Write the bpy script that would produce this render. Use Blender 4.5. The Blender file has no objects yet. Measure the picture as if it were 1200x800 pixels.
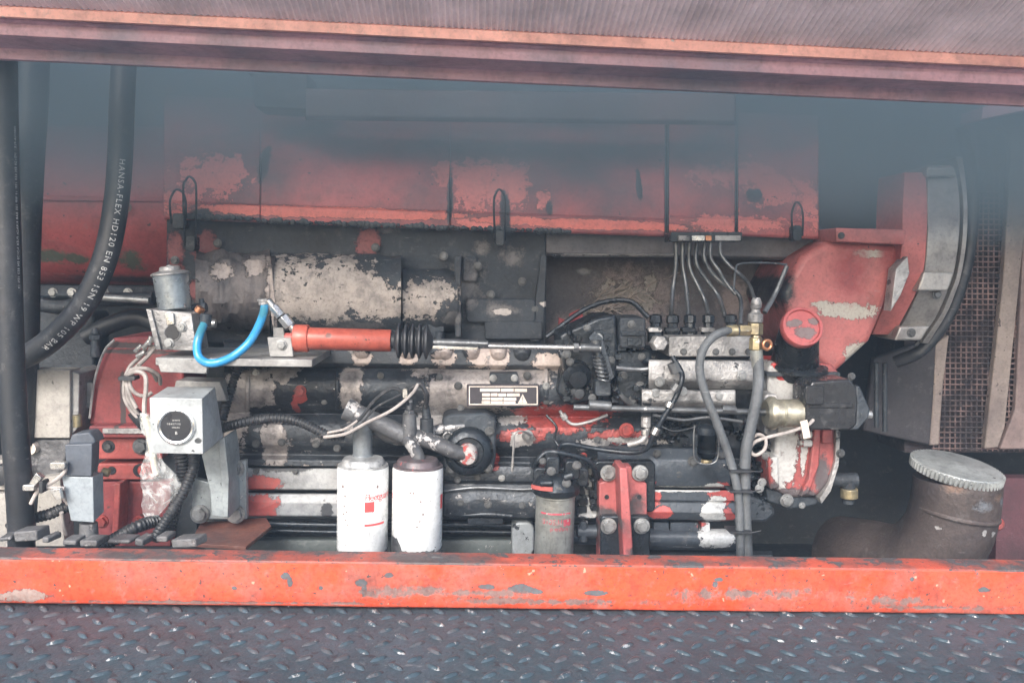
import bpy, bmesh, math, random
from mathutils import Vector, Matrix, noise as mnoise
R = math.radians
rnd = random.Random(7)
scene = bpy.context.scene
COL = scene.collection

# ------------------------------------------------------------------ camera
CAM = Vector((0.0, -2.0, 0.0))
FPX = 1000.0
_yaw, _pitch, _roll = R(2.73), R(-5.03), R(1.5)
FWD = Vector((math.sin(_yaw)*math.cos(_pitch), math.cos(_yaw)*math.cos(_pitch), math.sin(_pitch)))
_r0 = Vector((math.cos(_yaw), -math.sin(_yaw), 0))
_u0 = _r0.cross(FWD)
RGT = _r0*math.cos(_roll) + _u0*math.sin(_roll)
UPV = RGT.cross(FWD)
cd = bpy.data.cameras.new('camera')
cam = bpy.data.objects.new('camera', cd)
COL.objects.link(cam)
cd.sensor_width = 36.0
cd.lens = 36.0*FPX/1200.0
cd.clip_start = 0.02
cd.clip_end = 400
cam.matrix_world = Matrix((( RGT.x, UPV.x, -FWD.x, CAM.x), (RGT.y, UPV.y, -FWD.y, CAM.y),
                           (RGT.z, UPV.z, -FWD.z, CAM.z), (0, 0, 0, 1)))
scene.camera = cam

# ------------------------------------------------------------------ sky, sun, exposure
SUN_EL, SUN_ROT = 34.0, 200.0       # the sun stands behind the photographer, a little to the left
world = bpy.data.worlds.new('World')
scene.world = world
world.use_nodes = True
wn = world.node_tree.nodes
wl = world.node_tree.links
bg = wn['Background']
sky = wn.new('ShaderNodeTexSky')
sky.sky_type = 'NISHITA'
sky.sun_disc = False
sky.sun_elevation = R(SUN_EL)
sky.sun_rotation = R(SUN_ROT)
sky.air_density = 1.0
sky.dust_density = 3.0
sky.ozone_density = 1.5
wl.new(sky.outputs[0], bg.inputs[0])
bg.inputs[1].default_value = 0.15
sd = bpy.data.lights.new('sun', 'SUN')
sd.energy = 1.5
sd.angle = R(22)
sd.color = (1.0, 0.985, 0.965)
sun = bpy.data.objects.new('sun', sd)
COL.objects.link(sun)
# direction towards the sun: rotation 0 is +Y, turning clockwise seen from above
_a = R(SUN_ROT)
_sv = Vector((math.sin(_a)*math.cos(R(SUN_EL)), math.cos(_a)*math.cos(R(SUN_EL)), math.sin(R(SUN_EL))))
sun.rotation_euler = _sv.to_track_quat('Z', 'Y').to_euler()
sun.location = _sv*20
vs = scene.view_settings
vs.view_transform = 'Standard'
vs.look = 'None'
vs.gamma = 1.0
vs.use_curve_mapping = False
vs.exposure = 1.35
scene.render.engine = 'CYCLES'
scene.cycles.use_denoising = True
scene.cycles.max_bounces = 8
scene.cycles.transparent_max_bounces = 16
scene.cycles.volume_bounces = 1

# ------------------------------------------------------------------ geometry helpers
def W(px, py, Y):
    """point at depth Y that the photograph shows at (px, py)"""
    d = FWD*FPX + RGT*(px-600.0) + UPV*(400.0-py)
    return CAM + d*((Y-CAM.y)/d.y)
def S(Y):
    return (Y-CAM.y)/FPX

def catmull(pts, n=6):
    if len(pts) < 3: return [Vector(p) for p in pts]
    P = [Vector(p) for p in pts]
    P = [P[0]*2-P[1]] + P + [P[-1]*2-P[-2]]
    out = []
    for i in range(1, len(P)-2):
        p0, p1, p2, p3 = P[i-1:i+3]
        for k in range(n):
            t = k/n
            out.append(0.5*((2*p1)+(p2-p0)*t+(2*p0-5*p1+4*p2-p3)*t*t+(3*p1-p0-3*p2+p3)*t**3))
    out.append(P[-2])
    return out

class MB:
    def __init__(s): s.v = []; s.f = []
    def add(s, vs, fs):
        o = len(s.v); s.v += [Vector(x) for x in vs]; s.f += [[i+o for i in f] for f in fs]; return s
    def box(s, c, size, rot=None):
        x, y, z = size[0]/2, size[1]/2, size[2]/2
        P = [Vector(p) for p in ((-x,-y,-z),(x,-y,-z),(x,y,-z),(-x,y,-z),(-x,-y,z),(x,-y,z),(x,y,z),(-x,y,z))]
        if rot is not None: P = [rot @ p for p in P]
        return s.add([p+Vector(c) for p in P], [[0,3,2,1],[4,5,6,7],[0,1,5,4],[1,2,6,5],[2,3,7,6],[3,0,4,7]])
    def prism(s, pts, Yf, Yb):
        """outline in the photograph (clockwise or not), front at depth Yf, extruded straight back to Yb"""
        fr = [W(x, y, Yf) for x, y in pts]
        area = sum(fr[i].x*fr[(i+1) % len(fr)].z-fr[(i+1) % len(fr)].x*fr[i].z for i in range(len(fr)))
        if area < 0: fr.reverse()
        n = len(fr)
        bk = [Vector((p.x, Yb, p.z)) for p in fr]
        fs = [list(range(n)), list(range(2*n-1, n-1, -1))]
        for i in range(n):
            j = (i+1) % n
            fs.append([j, i, n+i, n+j])
        return s.add(fr+bk, fs)
    def rect(s, x0, y0, x1, y1, Yf, Yb, sl=0.0):
        return s.prism([(x0,y0),(x1,y0+sl*(x1-x0)),(x1,y1+sl*(x1-x0)),(x0,y1)], Yf, Yb)
    def rrect(s, x0, y0, x1, y1, r, Yf, Yb, n=4):
        pts = []
        for cx, cy, a in ((x1-r,y0+r,-90),(x1-r,y1-r,0),(x0+r,y1-r,90),(x0+r,y0+r,180)):
            for k in range(n+1):
                t = R(a+90*k/n); pts.append((cx+r*math.cos(t), cy+r*math.sin(t)))
        return s.prism(pts, Yf, Yb)
    def sweepx(s, x0, x1, prof, sl=0.0, nx=1, wob=0.0, xr=None):
        """profile of (py, Y) points swept along x; closed with caps"""
        vs_ = []; fs = []
        m = len(prof)
        if xr is None: xr = x0 if x0 > -200 else 0
        for k in range(nx+1):
            x = x0+(x1-x0)*k/nx
            for j, (py, Y) in enumerate(prof):
                p = W(x, py+sl*(x-xr), Y)
                if wob:
                    nn = mnoise.noise(Vector((p.x*9, p.z*9, 3.3)))+0.5*mnoise.noise(Vector((p.x*31, p.z*31, 1.3)))
                    p = p+Vector((0, nn*wob, 0))
                vs_.append(p)
        for k in range(nx):
            for j in range(m):
                a = k*m+j; b = k*m+(j+1) % m
                fs.append([a, b, b+m, a+m])
        fs.append(list(range(m-1, -1, -1))); fs.append([nx*m+j for j in range(m)])
        return s.add(vs_, fs)
    def frame(s, d):
        d = d.normalized()
        a = Vector((0,0,1)) if abs(d.z) < .9 else Vector((1,0,0))
        u = d.cross(a).normalized(); v = d.cross(u).normalized()
        return u, v
    def tube(s, P, r, seg=12, caps=True):
        P = [Vector(p) for p in P]
        n = len(P)
        rr = r if callable(r) else (lambda t, r=r: r)
        d0 = (P[1]-P[0]).normalized()
        u, v = s.frame(d0)
        o = len(s.v); L = 0
        for i in range(n):
            d = (P[min(i+1, n-1)]-P[max(i-1, 0)])
            if d.length < 1e-9: d = d0
            d = d.normalized()
            u = (u-d*u.dot(d)).normalized(); v = d.cross(u)
            if i: L += (P[i]-P[i-1]).length
            q = rr(i/(n-1))
            for k in range(seg):
                t = 2*math.pi*k/seg
                s.v.append(P[i]+(u*math.cos(t)+v*math.sin(t))*q)
        for i in range(n-1):
            for k in range(seg):
                a = o+i*seg+k; b = o+i*seg+(k+1) % seg
                s.f.append([a, b, b+seg, a+seg])
        if caps:
            s.f.append([o+k for k in range(seg-1, -1, -1)])
            s.f.append([o+(n-1)*seg+k for k in range(seg)])
        return s
    def ptube(s, pts, rpx, seg=12, n=6, caps=True):
        P = catmull([W(*p) for p in pts], n)
        Ym = sum(p[2] for p in pts)/len(pts)
        return s.tube(P, rpx*S(Ym) if not callable(rpx) else (lambda t: rpx(t)*S(Ym)), seg, caps)
    def cyl(s, a, b, r, seg=16, r2=None):
        r2 = r if r2 is None else r2
        return s.tube([a, b], lambda t: r+(r2-r)*t, seg)
    def pcyl(s, x0, y0, x1, y1, Y, rpx, seg=20, r2=None, Y1=None):
        return s.cyl(W(x0,y0,Y), W(x1,y1,Y if Y1 is None else Y1), rpx*S(Y), seg, None if r2 is None else r2*S(Y))
    def lathe(s, c, axis, prof, seg=24, rot0=0.0):
        """prof: (radius, height along axis)"""
        axis = Vector(axis).normalized(); u, v = s.frame(axis)
        c = Vector(c); o = len(s.v); m = len(prof)
        for r, h in prof:
            for k in range(seg):
                t = rot0+2*math.pi*k/seg
                s.v.append(c+axis*h+(u*math.cos(t)+v*math.sin(t))*max(r, 1e-5))
        for i in range(m-1):
            for k in range(seg):
                a = o+i*seg+k; b = o+i*seg+(k+1) % seg
                s.f.append([a, b, b+seg, a+seg])
        s.f.append([o+k for k in range(seg-1, -1, -1)])
        s.f.append([o+(m-1)*seg+k for k in range(seg)])
        return s
    def torus(s, c, axis, R0, r, seg=28, seg2=10, a0=0.0, a1=360.0):
        axis = Vector(axis).normalized(); u, v = s.frame(axis)
        full = abs(a1-a0) >= 359.9
        P = []
        for k in range(seg+1):
            t = R(a0+(a1-a0)*k/seg)
            P.append(Vector(c)+(u*math.cos(t)+v*math.sin(t))*R0)
        return s.tube(P, r, seg2, caps=not full)
    def build(s, name, mat, parent=None, bevel=0.0, seg=2, angle=38, smooth=True, disp=0.0, label=None, kind=None):
        me = bpy.data.meshes.new(name)
        off = Vector(parent['_o']) if parent is not None and '_o' in parent else None
        if off is None:
            xs = [v.x for v in s.v]; ys = [v.y for v in s.v]; zs = [v.z for v in s.v]
            off = Vector(((min(xs)+max(xs))/2, (min(ys)+max(ys))/2, min(zs)))
        me.from_pydata([v-off for v in s.v], [], s.f)
        bm = bmesh.new(); bm.from_mesh(me)
        bmesh.ops.recalc_face_normals(bm, faces=bm.faces)
        bm.to_mesh(me); bm.free()
        if smooth:
            for p in me.polygons: p.use_smooth = True
            me.set_sharp_from_angle(angle=R(angle))
        me.materials.append(mat)
        o = bpy.data.objects.new(name, me)
        COL.objects.link(o)
        if parent is not None:
            o.parent = parent
            o['_o'] = tuple(off)
        else:
            o.location = off
            o['_o'] = tuple(off)
        if bevel:
            b = o.modifiers.new('bevel', 'BEVEL'); b.width = bevel; b.segments = seg; b.limit_method = 'ANGLE'; b.angle_limit = R(40)
            b.harden_normals = False
        if label: o['label'] = label
        if kind: o['kind'] = kind
        return o

def thing(name, base, label, cat, group=None):
    o = bpy.data.objects.new(name, None); COL.objects.link(o)
    o.location = base; o['_o'] = tuple(base); o.empty_display_size = .05
    o['label'] = label; o['category'] = cat
    if group: o['group'] = group
    return o
def tag(o, label, cat, group=None):
    o['label'] = label; o['category'] = cat
    if group: o['group'] = group
    return o

# ------------------------------------------------------------------ materials
class NT:
    def __init__(s, name):
        s.m = bpy.data.materials.new(name); s.m.use_nodes = True
        s.n = s.m.node_tree.nodes; s.l = s.m.node_tree.links
        s.b = s.n['Principled BSDF']; s.out = s.n['Material Output']
        s.pos = s.n.new('ShaderNodeNewGeometry').outputs['Position']
    def set(s, sock, val):
        if isinstance(val, bpy.types.NodeSocket): s.l.new(val, sock)
        else: sock.default_value = val
    def noise(s, scale, detail=4, rough=.6, vec=None, dist=0.0, col=False):
        t = s.n.new('ShaderNodeTexNoise'); t.inputs['Scale'].default_value = scale
        t.inputs['Detail'].default_value = detail; t.inputs['Roughness'].default_value = rough
        t.inputs['Distortion'].default_value = dist
        s.l.new(vec if vec is not None else s.pos, t.inputs['Vector'])
        return t.outputs['Color' if col else 'Fac']
    def math(s, op, a, b=0.0, c=None, clamp=False):
        t = s.n.new('ShaderNodeMath'); t.operation = op; t.use_clamp = clamp
        s.set(t.inputs[0], a); s.set(t.inputs[1], b)
        if c is not None: s.set(t.inputs[2], c)
        return t.outputs[0]
    def vmath(s, op, a, b=None, c=None):
        t = s.n.new('ShaderNodeVectorMath'); t.operation = op
        s.set(t.inputs[0], a)
        if b is not None: s.set(t.inputs[1], b)
        if c is not None: s.set(t.inputs[2], c)
        return t.outputs['Value' if op in ('LENGTH', 'DOT_PRODUCT') else 'Vector']
    def ramp(s, x, a, b, lo=0.0, hi=1.0):
        t = s.n.new('ShaderNodeMapRange'); s.set(t.inputs[0], x)
        t.inputs[1].default_value = a; t.inputs[2].default_value = b
        t.inputs[3].default_value = lo; t.inputs[4].default_value = hi
        return t.outputs[0]
    def mix(s, f, a, b):
        t = s.n.new('ShaderNodeMix'); t.data_type = 'RGBA'
        s.set(t.inputs[0], f)
        s.set(t.inputs[6], a if isinstance(a, bpy.types.NodeSocket) else (*a, 1) if len(a) == 3 else a)
        s.set(t.inputs[7], b if isinstance(b, bpy.types.NodeSocket) else (*b, 1) if len(b) == 3 else b)
        return t.outputs[2]
    def fmix(s, f, a, b):
        t = s.n.new('ShaderNodeMix'); t.data_type = 'FLOAT'
        s.set(t.inputs[0], f); s.set(t.inputs[2], a); s.set(t.inputs[3], b)
        return t.outputs[0]
    def stretch(s, v):
        return s.vmath('MULTIPLY', s.pos, v)

def paint(name, base, rough=.5, metal=0.0, layers=(), bump=.15, bscale=60, var=.18, grime=0.5, seed=0.0, coat=0.0):
    """weathered surface: base colour with a little variation, then layers of flaked paint, patches, soot, specks.
    layer = (kind, colour, params...)
      flake  : threshold 0..1 share, scale           -> hard edged chips where noise is high
      blob   : [(px,py,rx,ry,Y), ...], jag           -> patches of another paint at given places
      soot   : amount, scale                         -> soft dark stain
      speck  : amount, scale
      streak : amount, scale                         -> vertical runs"""
    t = NT(name)
    P = t.vmath('ADD', t.pos, (seed*3.1, seed*1.7, seed*2.3))
    n1 = t.noise(7, 5, .65, P)
    dk = tuple(c*(1-var*1.3) for c in base); lt = tuple(min(1, c*(1+var)) for c in base)
    col = t.mix(t.ramp(n1, .3, .7), dk, lt)
    fine = t.noise(150, 5, .7, P)
    rg = rough; mt = metal
    hsum = None
    jagn = t.noise(38, 7, .72, P)
    big = t.noise(9, 3, .5, P)
    for L in layers:
        kind, c = L[0], L[1]
        if kind == 'flake':
            nn = t.noise(L[3], 8, .68, t.vmath('ADD', P, (L[3]*.13, 4.2, 1.1)))
            m = t.ramp(nn, L[2], L[2]+.012)
            col = t.mix(t.ramp(nn, L[2]-.018, L[2]-.004, 0, .5), col, (.06,.055,.055))
        elif kind == 'blob':
            cur = None
            for (bx, by, rx, ry, Y) in L[2]:
                c0 = W(bx, by, Y); k = S(Y)
                sx, sz = 1/(rx*k), 1/(ry*k)
                q = t.vmath('MULTIPLY_ADD', t.pos, (sx, 0, sz), (-c0.x*sx, 0, -c0.z*sz))
                ln = t.vmath('LENGTH', q)
                cur = ln if cur is None else t.math('MINIMUM', cur, ln)
            jag = L[3] if len(L) > 3 else 1.2
            e = t.math('MULTIPLY_ADD', t.math('SUBTRACT', jagn, .5), jag*1.5, cur)
            e = t.math('MULTIPLY_ADD', t.math('SUBTRACT', fine, .5), jag*.55, e)
            e = t.math('MULTIPLY_ADD', t.math('SUBTRACT', big, .5), jag*.7, e)
            w = L[4] if len(L) > 4 else .04
            m = t.ramp(e, 1.0, 1.0-w)
            if w < .2: col = t.mix(t.ramp(e, 1.12, 1.02, 0, .75), col, (.045,.042,.045))
        elif kind == 'soot':
            nn = t.noise(L[3], 5, .62, t.vmath('ADD', P, (9.2, L[3], 3.7)))
            m = t.ramp(nn, .62-.45*L[2], .85-.45*L[2], 0, min(1, L[2]+.45))
        elif kind == 'speck':
            nn = t.noise(L[3], 2, .5, t.vmath('ADD', P, (2.2, 7.7, L[3]*.01)))
            m = t.ramp(nn, .78-.25*L[2], .80-.25*L[2])
        elif kind == 'hscuff_gloss':  # pale level streaks: scuffs plus glossy highlights put into the colour
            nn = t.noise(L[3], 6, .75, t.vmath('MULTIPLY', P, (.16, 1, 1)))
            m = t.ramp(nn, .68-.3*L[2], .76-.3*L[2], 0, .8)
        elif kind == 'streak':
            nn = t.noise(L[3], 6, .7, t.vmath('MULTIPLY', P, (1, 1, .12)))
            m = t.ramp(nn, .66-.3*L[2], .80-.3*L[2], 0, .9)
        col = t.mix(m, col, c)
        if kind in ('flake', 'blob'):
            hsum = m if hsum is None else t.math('ADD', hsum, m)
        opt = L[-1] if isinstance(L[-1], dict) else {}
        if 'rough' in opt: rg = t.fmix(m, rg, opt['rough'])
        if 'metal' in opt: mt = t.fmix(m, mt, opt['metal'])
    if grime:
        g = t.noise(130, 3, .6, P)
        col = t.mix(t.ramp(g, .48, .72, 0, grime*.6), col, tuple(x*.28 for x in base))
        # greasy film: broad multiply, and sparse dust lifting the dark tones
        gf = t.noise(19, 9, .72, t.vmath('ADD', P, (5.5, 1.2, 8.8)))
        col = t.mix(t.ramp(gf, .50, .68, 0, grime*.9), col, t.mix(.72, col, (.03,.031,.034)))
        du = t.noise(33, 9, .75, t.vmath('ADD', P, (1.5, 6.2, 2.8)))
        col = t.mix(t.ramp(du, .56, .70, 0, grime*.45), col, (.30,.29,.285))
        sc = t.noise(26, 4, .8, t.vmath('MULTIPLY', P, (.35, 1, 3.2)))
        col = t.mix(t.ramp(sc, .66, .70, 0, grime*.7), col, (.34,.33,.325))
        ao = t.n.new('ShaderNodeAmbientOcclusion')
    t.set(t.b.inputs['Base Color'], col)
    r2 = t.math('MULTIPLY_ADD', t.math('SUBTRACT', t.noise(45, 4, .6, P), .5), .35, rg, clamp=True)
    t.set(t.b.inputs['Roughness'], r2)
    t.set(t.b.inputs['Metallic'], mt)
    if coat: t.b.inputs['Coat Weight'].default_value = coat
    h = t.noise(bscale, 6, .6, P)
    if hsum is not None: h = t.math('MULTIPLY_ADD', hsum, -.6, h)
    bp = t.n.new('ShaderNodeBump'); bp.inputs['Strength'].default_value = bump*2.2
    bp.inputs['Distance'].default_value = .004
    t.set(bp.inputs['Height'], t.math('MULTIPLY_ADD', fine, .35, h))
    t.l.new(bp.outputs[0], t.b.inputs['Normal'])
    for nd in list(t.n):
        if nd.bl_idname == 'ShaderNodeAmbientOcclusion': t.n.remove(nd)
    return t.m

BLACK = (.014, .018, .023); SOOT = (.022, .028, .036); RED = (.50, .045, .035); SALMON = (.62, .13, .11)
BEIGE = (.46, .40, .36); GREY = (.42, .44, .44); DGREY = (.10, .105, .11); STEEL = (.36, .37, .37); WHITE = (.78, .79, .78)
ORANGE = (.78, .085, .03); RUST = (.22, .09, .05)
# ------------------------------------------------------------------ shared materials
M = {}
M['hood'] = paint('hood_underside_paint', (.84, .70, .72), .45, 0, [('soot', (.45,.40,.42), .3, 6)], bump=.05, seed=1, grime=.2)
M['hood_lip'] = paint('hood_lip_paint', (.90, .42, .34), .4, 0, [('speck', (.5,.45,.42), .3, 60), ('soot', (.3,.13,.12), .25, 5)], bump=.05, seed=2)
M['hood_rail'] = paint('hood_rail_paint', (.50, .28, .32), .45, 0, [('soot', (.20,.19,.24), .35, 5)], bump=.08, seed=3)
M['beam'] = paint('orange_beam_paint', (.72, .090, .038), .33, 0, [
    ('soot', (.50,.14,.10), .35, 3.0), ('soot', (.30,.15,.13), .33, 9), ('streak', (.35,.12,.09), .12, 26),
    ('flake', (.11,.115,.125), .695, 34, {'rough': .7}), ('speck', (.10,.07,.07), .38, 150), ('speck', (.85,.35,.25), .22, 70),
    ('blob', (.11,.12,.13), [(424,682,7,4,-.42),(427,690,3,7,-.42),(335,674,5,4,-.42),(340,680,3,5,-.42),(612,689,13,5,-.42),(628,692,8,3,-.42),(570,687,10,3,-.42),(1150,690,9,4,-.42),(1068,678,3,3,-.42),(842,678,5,3,-.42),(838,684,3,4,-.42),(700,694,16,3,-.42),(275,688,3,2,-.42),(376,688,3,3,-.42),(457,673,6,3,-.42)], 1.5, .04, {'rough': .7}),
    ('blob', (.36,.27,.24), [(33,697,28,7,-.42)], 1.6, .06),
    ('blob', (.24,.15,.135), [(880,694,90,8,-.42),(480,692,60,7,-.42),(1040,704,60,7,-.42),(650,704,150,4,-.42),(250,705,200,2,-.42),(1100,711,120,4,-.42),(560,694,60,4,-.42)], 3.0, .6, {'rough': .6})], bump=.16, seed=4, grime=.75)
M['beamtop'] = paint('beam_top_dirt', (.55, .10, .06), .5, 0, [('soot', (.10,.08,.08), .55, 9), ('flake', (.09,.09,.095), .56, 22, {'rough': .75}), ('speck', (.08,.07,.07), .5, 110)], bump=.2, seed=5)
M['tread'] = paint('tread_plate_paint', (.052, .082, .100), .52, 0, [('soot', (.10,.115,.14), .25, 5), ('soot', (.06,.05,.06), .22, 3.3), ('speck', (.30,.29,.28), .12, 95), ('speck', (.04,.042,.05), .5, 60), ('flake', (.25,.05,.04), .77, 22)], bump=.35, bscale=90, seed=6)
M['tread_hi'] = paint('tread_bump_wear', (.056, .084, .104), .36, .1, [('flake', (.50,.50,.50), .60, 55, {'rough': .3, 'metal': .5}), ('flake', (.09,.09,.10), .55, 14)], bump=.2, bscale=120, seed=7)
M['dark'] = paint('bay_dark_paint', (.028, .036, .045), .7, 0, [('soot', (.02,.02,.022), .4, 3)], bump=.1, seed=8)
M['cast'] = paint('dark_cast_iron', (.044, .054, .066), .55, .15, [('soot', (.022,.024,.028), .4, 7), ('flake', (.30,.29,.28), .69, 17), ('speck', (.4,.38,.37), .12, 120)], bump=.35, bscale=80, seed=9)
M['oily'] = paint('oily_dark_metal', (.030, .038, .048), .30, .4, [('soot', (.018,.02,.022), .4, 9), ('flake', (.22,.22,.22), .68, 30)], bump=.25, seed=10)
M['tank'] = paint('air_cleaner_paint', (.46, .10, .10), .5, 0, [('soot', (.09,.06,.07), .28, 4), ('blob', (.10,.12,.09), [(54,300,22,9,.45),(85,303,16,6,.45),(150,305,16,14,.45)], 1.3, .4), ('speck', (.1,.05,.05), .3, 50), ('blob', (.10,.06,.07), [(140,328,110,6,.45)], .8, .6)], bump=.1, seed=11)
M['cover'] = paint('valve_cover_paint', (.48, .115, .11), .5, 0, [
    ('soot', (.12,.07,.08), .46, 4.2), ('flake', (.62,.17,.15), .67, 9), ('streak', (.10,.06,.065), .14, 22),
    ('blob', (.72,.20,.17), [(523,200,13,15,.2),(556,215,22,34,.2),(601,214,26,30,.2),(635,232,10,14,.2),(560,262,30,10,.15),(872,205,50,18,.2),(905,220,38,20,.2),(945,235,16,34,.2),(250,205,40,22,.2),(215,240,24,14,.2),(860,262,60,10,.15)], 2.4, .10),
    ('blob', (.72,.18,.14), [(380,248,170,7,.145),(700,263,110,6,.145),(470,252,60,6,.145),(600,258,50,5,.145)], .9, .10),
    ('blob', SOOT, [(592,250,7,30,.16),(527,236,4,40,.15),(645,242,5,9,.15),(305,190,8,26,.18),(888,228,12,10,.17),(752,215,4,24,.17),(234,252,16,9,.14)], 1.0, .3),
    ('speck', (.08,.06,.06), .25, 60)], bump=.12, seed=12)
M['head'] = paint('sooty_head_panel', (.045, .054, .066), .65, 0, [
    ('soot', (.03,.032,.036), .35, 6),
    ('blob', (.30,.11,.11), [(432,285,14,22,.2),(240,290,16,22,.2),(205,300,12,40,.2),(232,340,16,12,.2)], 1.3, .3),
    ('blob', (.20,.19,.19), [(565,290,10,10,.2),(600,300,14,14,.2),(590,362,20,9,.2),(455,268,14,5,.2),(700,275,60,10,.2),(545,335,26,30,.2)], 1.6, .6),
    ('blob', (.55,.5,.47), [(535,350,4,22,.2),(590,365,9,4,.2),(640,356,10,3,.2)], 1.5, .1)], bump=.3, seed=13)
M['recess'] = paint('recess_panel_paint', (.12, .11, .115), .7, 0, [
    ('blob', (.30,.25,.24), [(745,345,60,40,.38),(655,395,25,30,.38),(860,350,22,30,.38),(700,370,40,14,.38),(905,395,30,30,.38)], 1.2, .5),
    ('blob', (.33,.30,.27), [(728,345,30,14,.38),(760,330,10,12,.38),(742,350,30,10,.38)], 3.0, .15),
    ('blob', (.30,.30,.30), [(684,318,10,5,.38)], .5, .5)], bump=.4, seed=14)
M['shield'] = paint('flaked_heat_paint', (.045, .054, .064), .7, 0, [
    ('blob', (.44,.385,.345), [(352,335,40,34,.08),(395,340,42,36,.08),(435,352,40,24,.08),(500,345,36,18,.08),(480,360,30,14,.08),(326,340,12,40,.08),(365,362,50,14,.08),(455,365,24,10,.08)], 1.9, .05),
    ('blob', (.13,.125,.125), [(530,372,14,10,.08),(420,382,30,6,.08),(330,385,26,8,.08),(385,388,60,5,.08)], 1.4, .3),
    ('flake', (.06,.06,.065), .64, 45), ('soot', (.05,.05,.055), .33, 15), ('streak', (.12,.10,.10), .18, 30)], bump=.35, seed=15)
M['foil'] = paint('crumpled_foil', (.17, .15, .145), .55, .25, [('soot', (.06,.06,.065), .42, 14), ('blob', (.42,.36,.33), [(262,318,16,12,.1),(300,312,14,12,.1),(322,350,8,34,.1)], 1.6, .1), ('speck', (.03,.03,.03), .3, 50)], bump=.4, seed=16)
_blk = [
    ('soot', (.02,.024,.03), .42, 7),
    ('blob', (.42,.38,.36), [(412,455,13,50,0),(560,455,52,34,0),(525,470,26,50,0),(620,440,30,14,0),(275,480,16,50,0),(300,455,22,28,0),(330,430,20,16,0),(320,520,18,32,0),(660,430,22,10,0),(500,430,30,10,0),(385,560,30,10,0),(360,570,70,22,0)], 1.5, .05),
    ('blob', (.42,.085,.075), [(658,490,60,18,0),(610,512,30,10,0),(725,514,40,10,0),(620,485,20,12,0),(352,465,9,9,0),(345,478,5,10,0),(305,578,14,10,0),(300,592,16,14,0),(570,540,14,8,0)], 1.2, .05),
    ('blob', (.48,.46,.45), [(740,517,40,5,0),(545,490,26,9,0),(600,495,20,6,0),(500,500,20,18,0),(610,516,16,9,0),(700,520,22,7,0)], 2.0, .05),
    ('soot', (.018,.021,.026), .30, 20), ('flake', (.32,.31,.31), .64, 24), ('hscuff_gloss', (.38,.38,.38), .22, 60), ('flake', (.40,.09,.08), .71, 15), ('speck', (.6,.58,.57), .12, 140)]
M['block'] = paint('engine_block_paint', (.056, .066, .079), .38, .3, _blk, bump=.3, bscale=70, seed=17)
M['lower'] = paint('lower_block_paint', (.36, .37, .38), .45, .1, [
    ('soot', (.11,.115,.12), .42, 9), ('streak', (.07,.075,.08), .2, 30), ('blob', (.42,.085,.075), [(304,568,22,9,-.0),(304,594,20,14,-.0),(300,602,26,6,0)], 1.5, .04),
    ('blob', (.06,.063,.07), [(320,545,20,8,0),(383,600,6,10,0),(345,548,24,5,0),(560,580,120,60,0),(470,600,60,80,0)], 1.5, .05),
    ('speck', (.1,.1,.1), .2, 70)], bump=.15, seed=18)
M['bars'] = paint('lower_bar_paint', (.058, .07, .086), .4, .2, [
    ('blob', (.42,.085,.08), [(762,582,12,20,-.05),(848,580,18,14,-.05),(850,604,12,12,-.05),(775,600,14,8,-.05),(834,620,14,10,-.05)], 1.3, .04),
    ('blob', (.52,.53,.53), [(836,600,16,18,-.05),(842,629,22,16,-.05),(838,572,12,5,-.05),(800,574,50,3,-.05),(842,585,10,4,-.05),(690,585,14,26,-.05),(690,550,14,10,-.05)], 1.3, .04),
    ('flake', (.5,.48,.47), .66, 30), ('hscuff_gloss', (.34,.35,.36), .2, 50), ('speck', (.5,.5,.5), .12, 120)], bump=.2, seed=19)
M['rail'] = paint('port_rail_paint', (.05,.058,.068), .5, .1, [('blob', (.50,.42,.38), [(520,420,14,14,0),(560,416,14,16,0),(582,418,16,18,0),(650,425,30,12,0),(424,420,12,9,-.0),(478,420,11,8,0),(350,418,8,8,0)], 1.3, .06), ('flake', (.3,.28,.27), .64, 25)], bump=.3, seed=20)
M['redhouse'] = paint('bell_housing_paint', (.47, .145, .135), .45, 0, [
    ('soot', (.16,.06,.06), .22, 5),
    ('blob', (.42,.39,.34), [(985,362,36,9,.15),(1000,412,18,12,.15),(1012,298,20,4,.15),(950,355,10,4,.15)], 2.2, .06),
    ('blob', (.30,.06,.06), [(985,320,30,40,.15),(1030,300,14,24,.15)], .9, .7),
    ('blob', BLACK, [(920,340,14,30,.1),(912,310,16,40,.12)], 1.0, .5), ('speck', (.08,.05,.05), .3, 90)], bump=.15, seed=21)
M['ring'] = paint('aluminium_ring', (.42, .40, .38), .42, .55, [('soot', (.16,.14,.14), .35, 8), ('streak', (.15,.13,.12), .2, 40)], bump=.2, seed=22)
M['rad'] = paint('radiator_mesh_paint', (.32, .21, .19), .7, 0, [('soot', (.055,.045,.05), .62, 11)], bump=.2, seed=23)
M['radcore'] = paint('radiator_core', (.05, .038, .042), .85, 0, [('soot', (.03,.025,.028), .4, 5)], bump=.5, seed=24)
M['radframe'] = paint('radiator_frame_paint', (.34, .28, .25), .6, 0, [('soot', (.15,.12,.12), .35, 5), ('speck', (.08,.06,.06), .3, 60)], bump=.1, seed=25)
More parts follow.
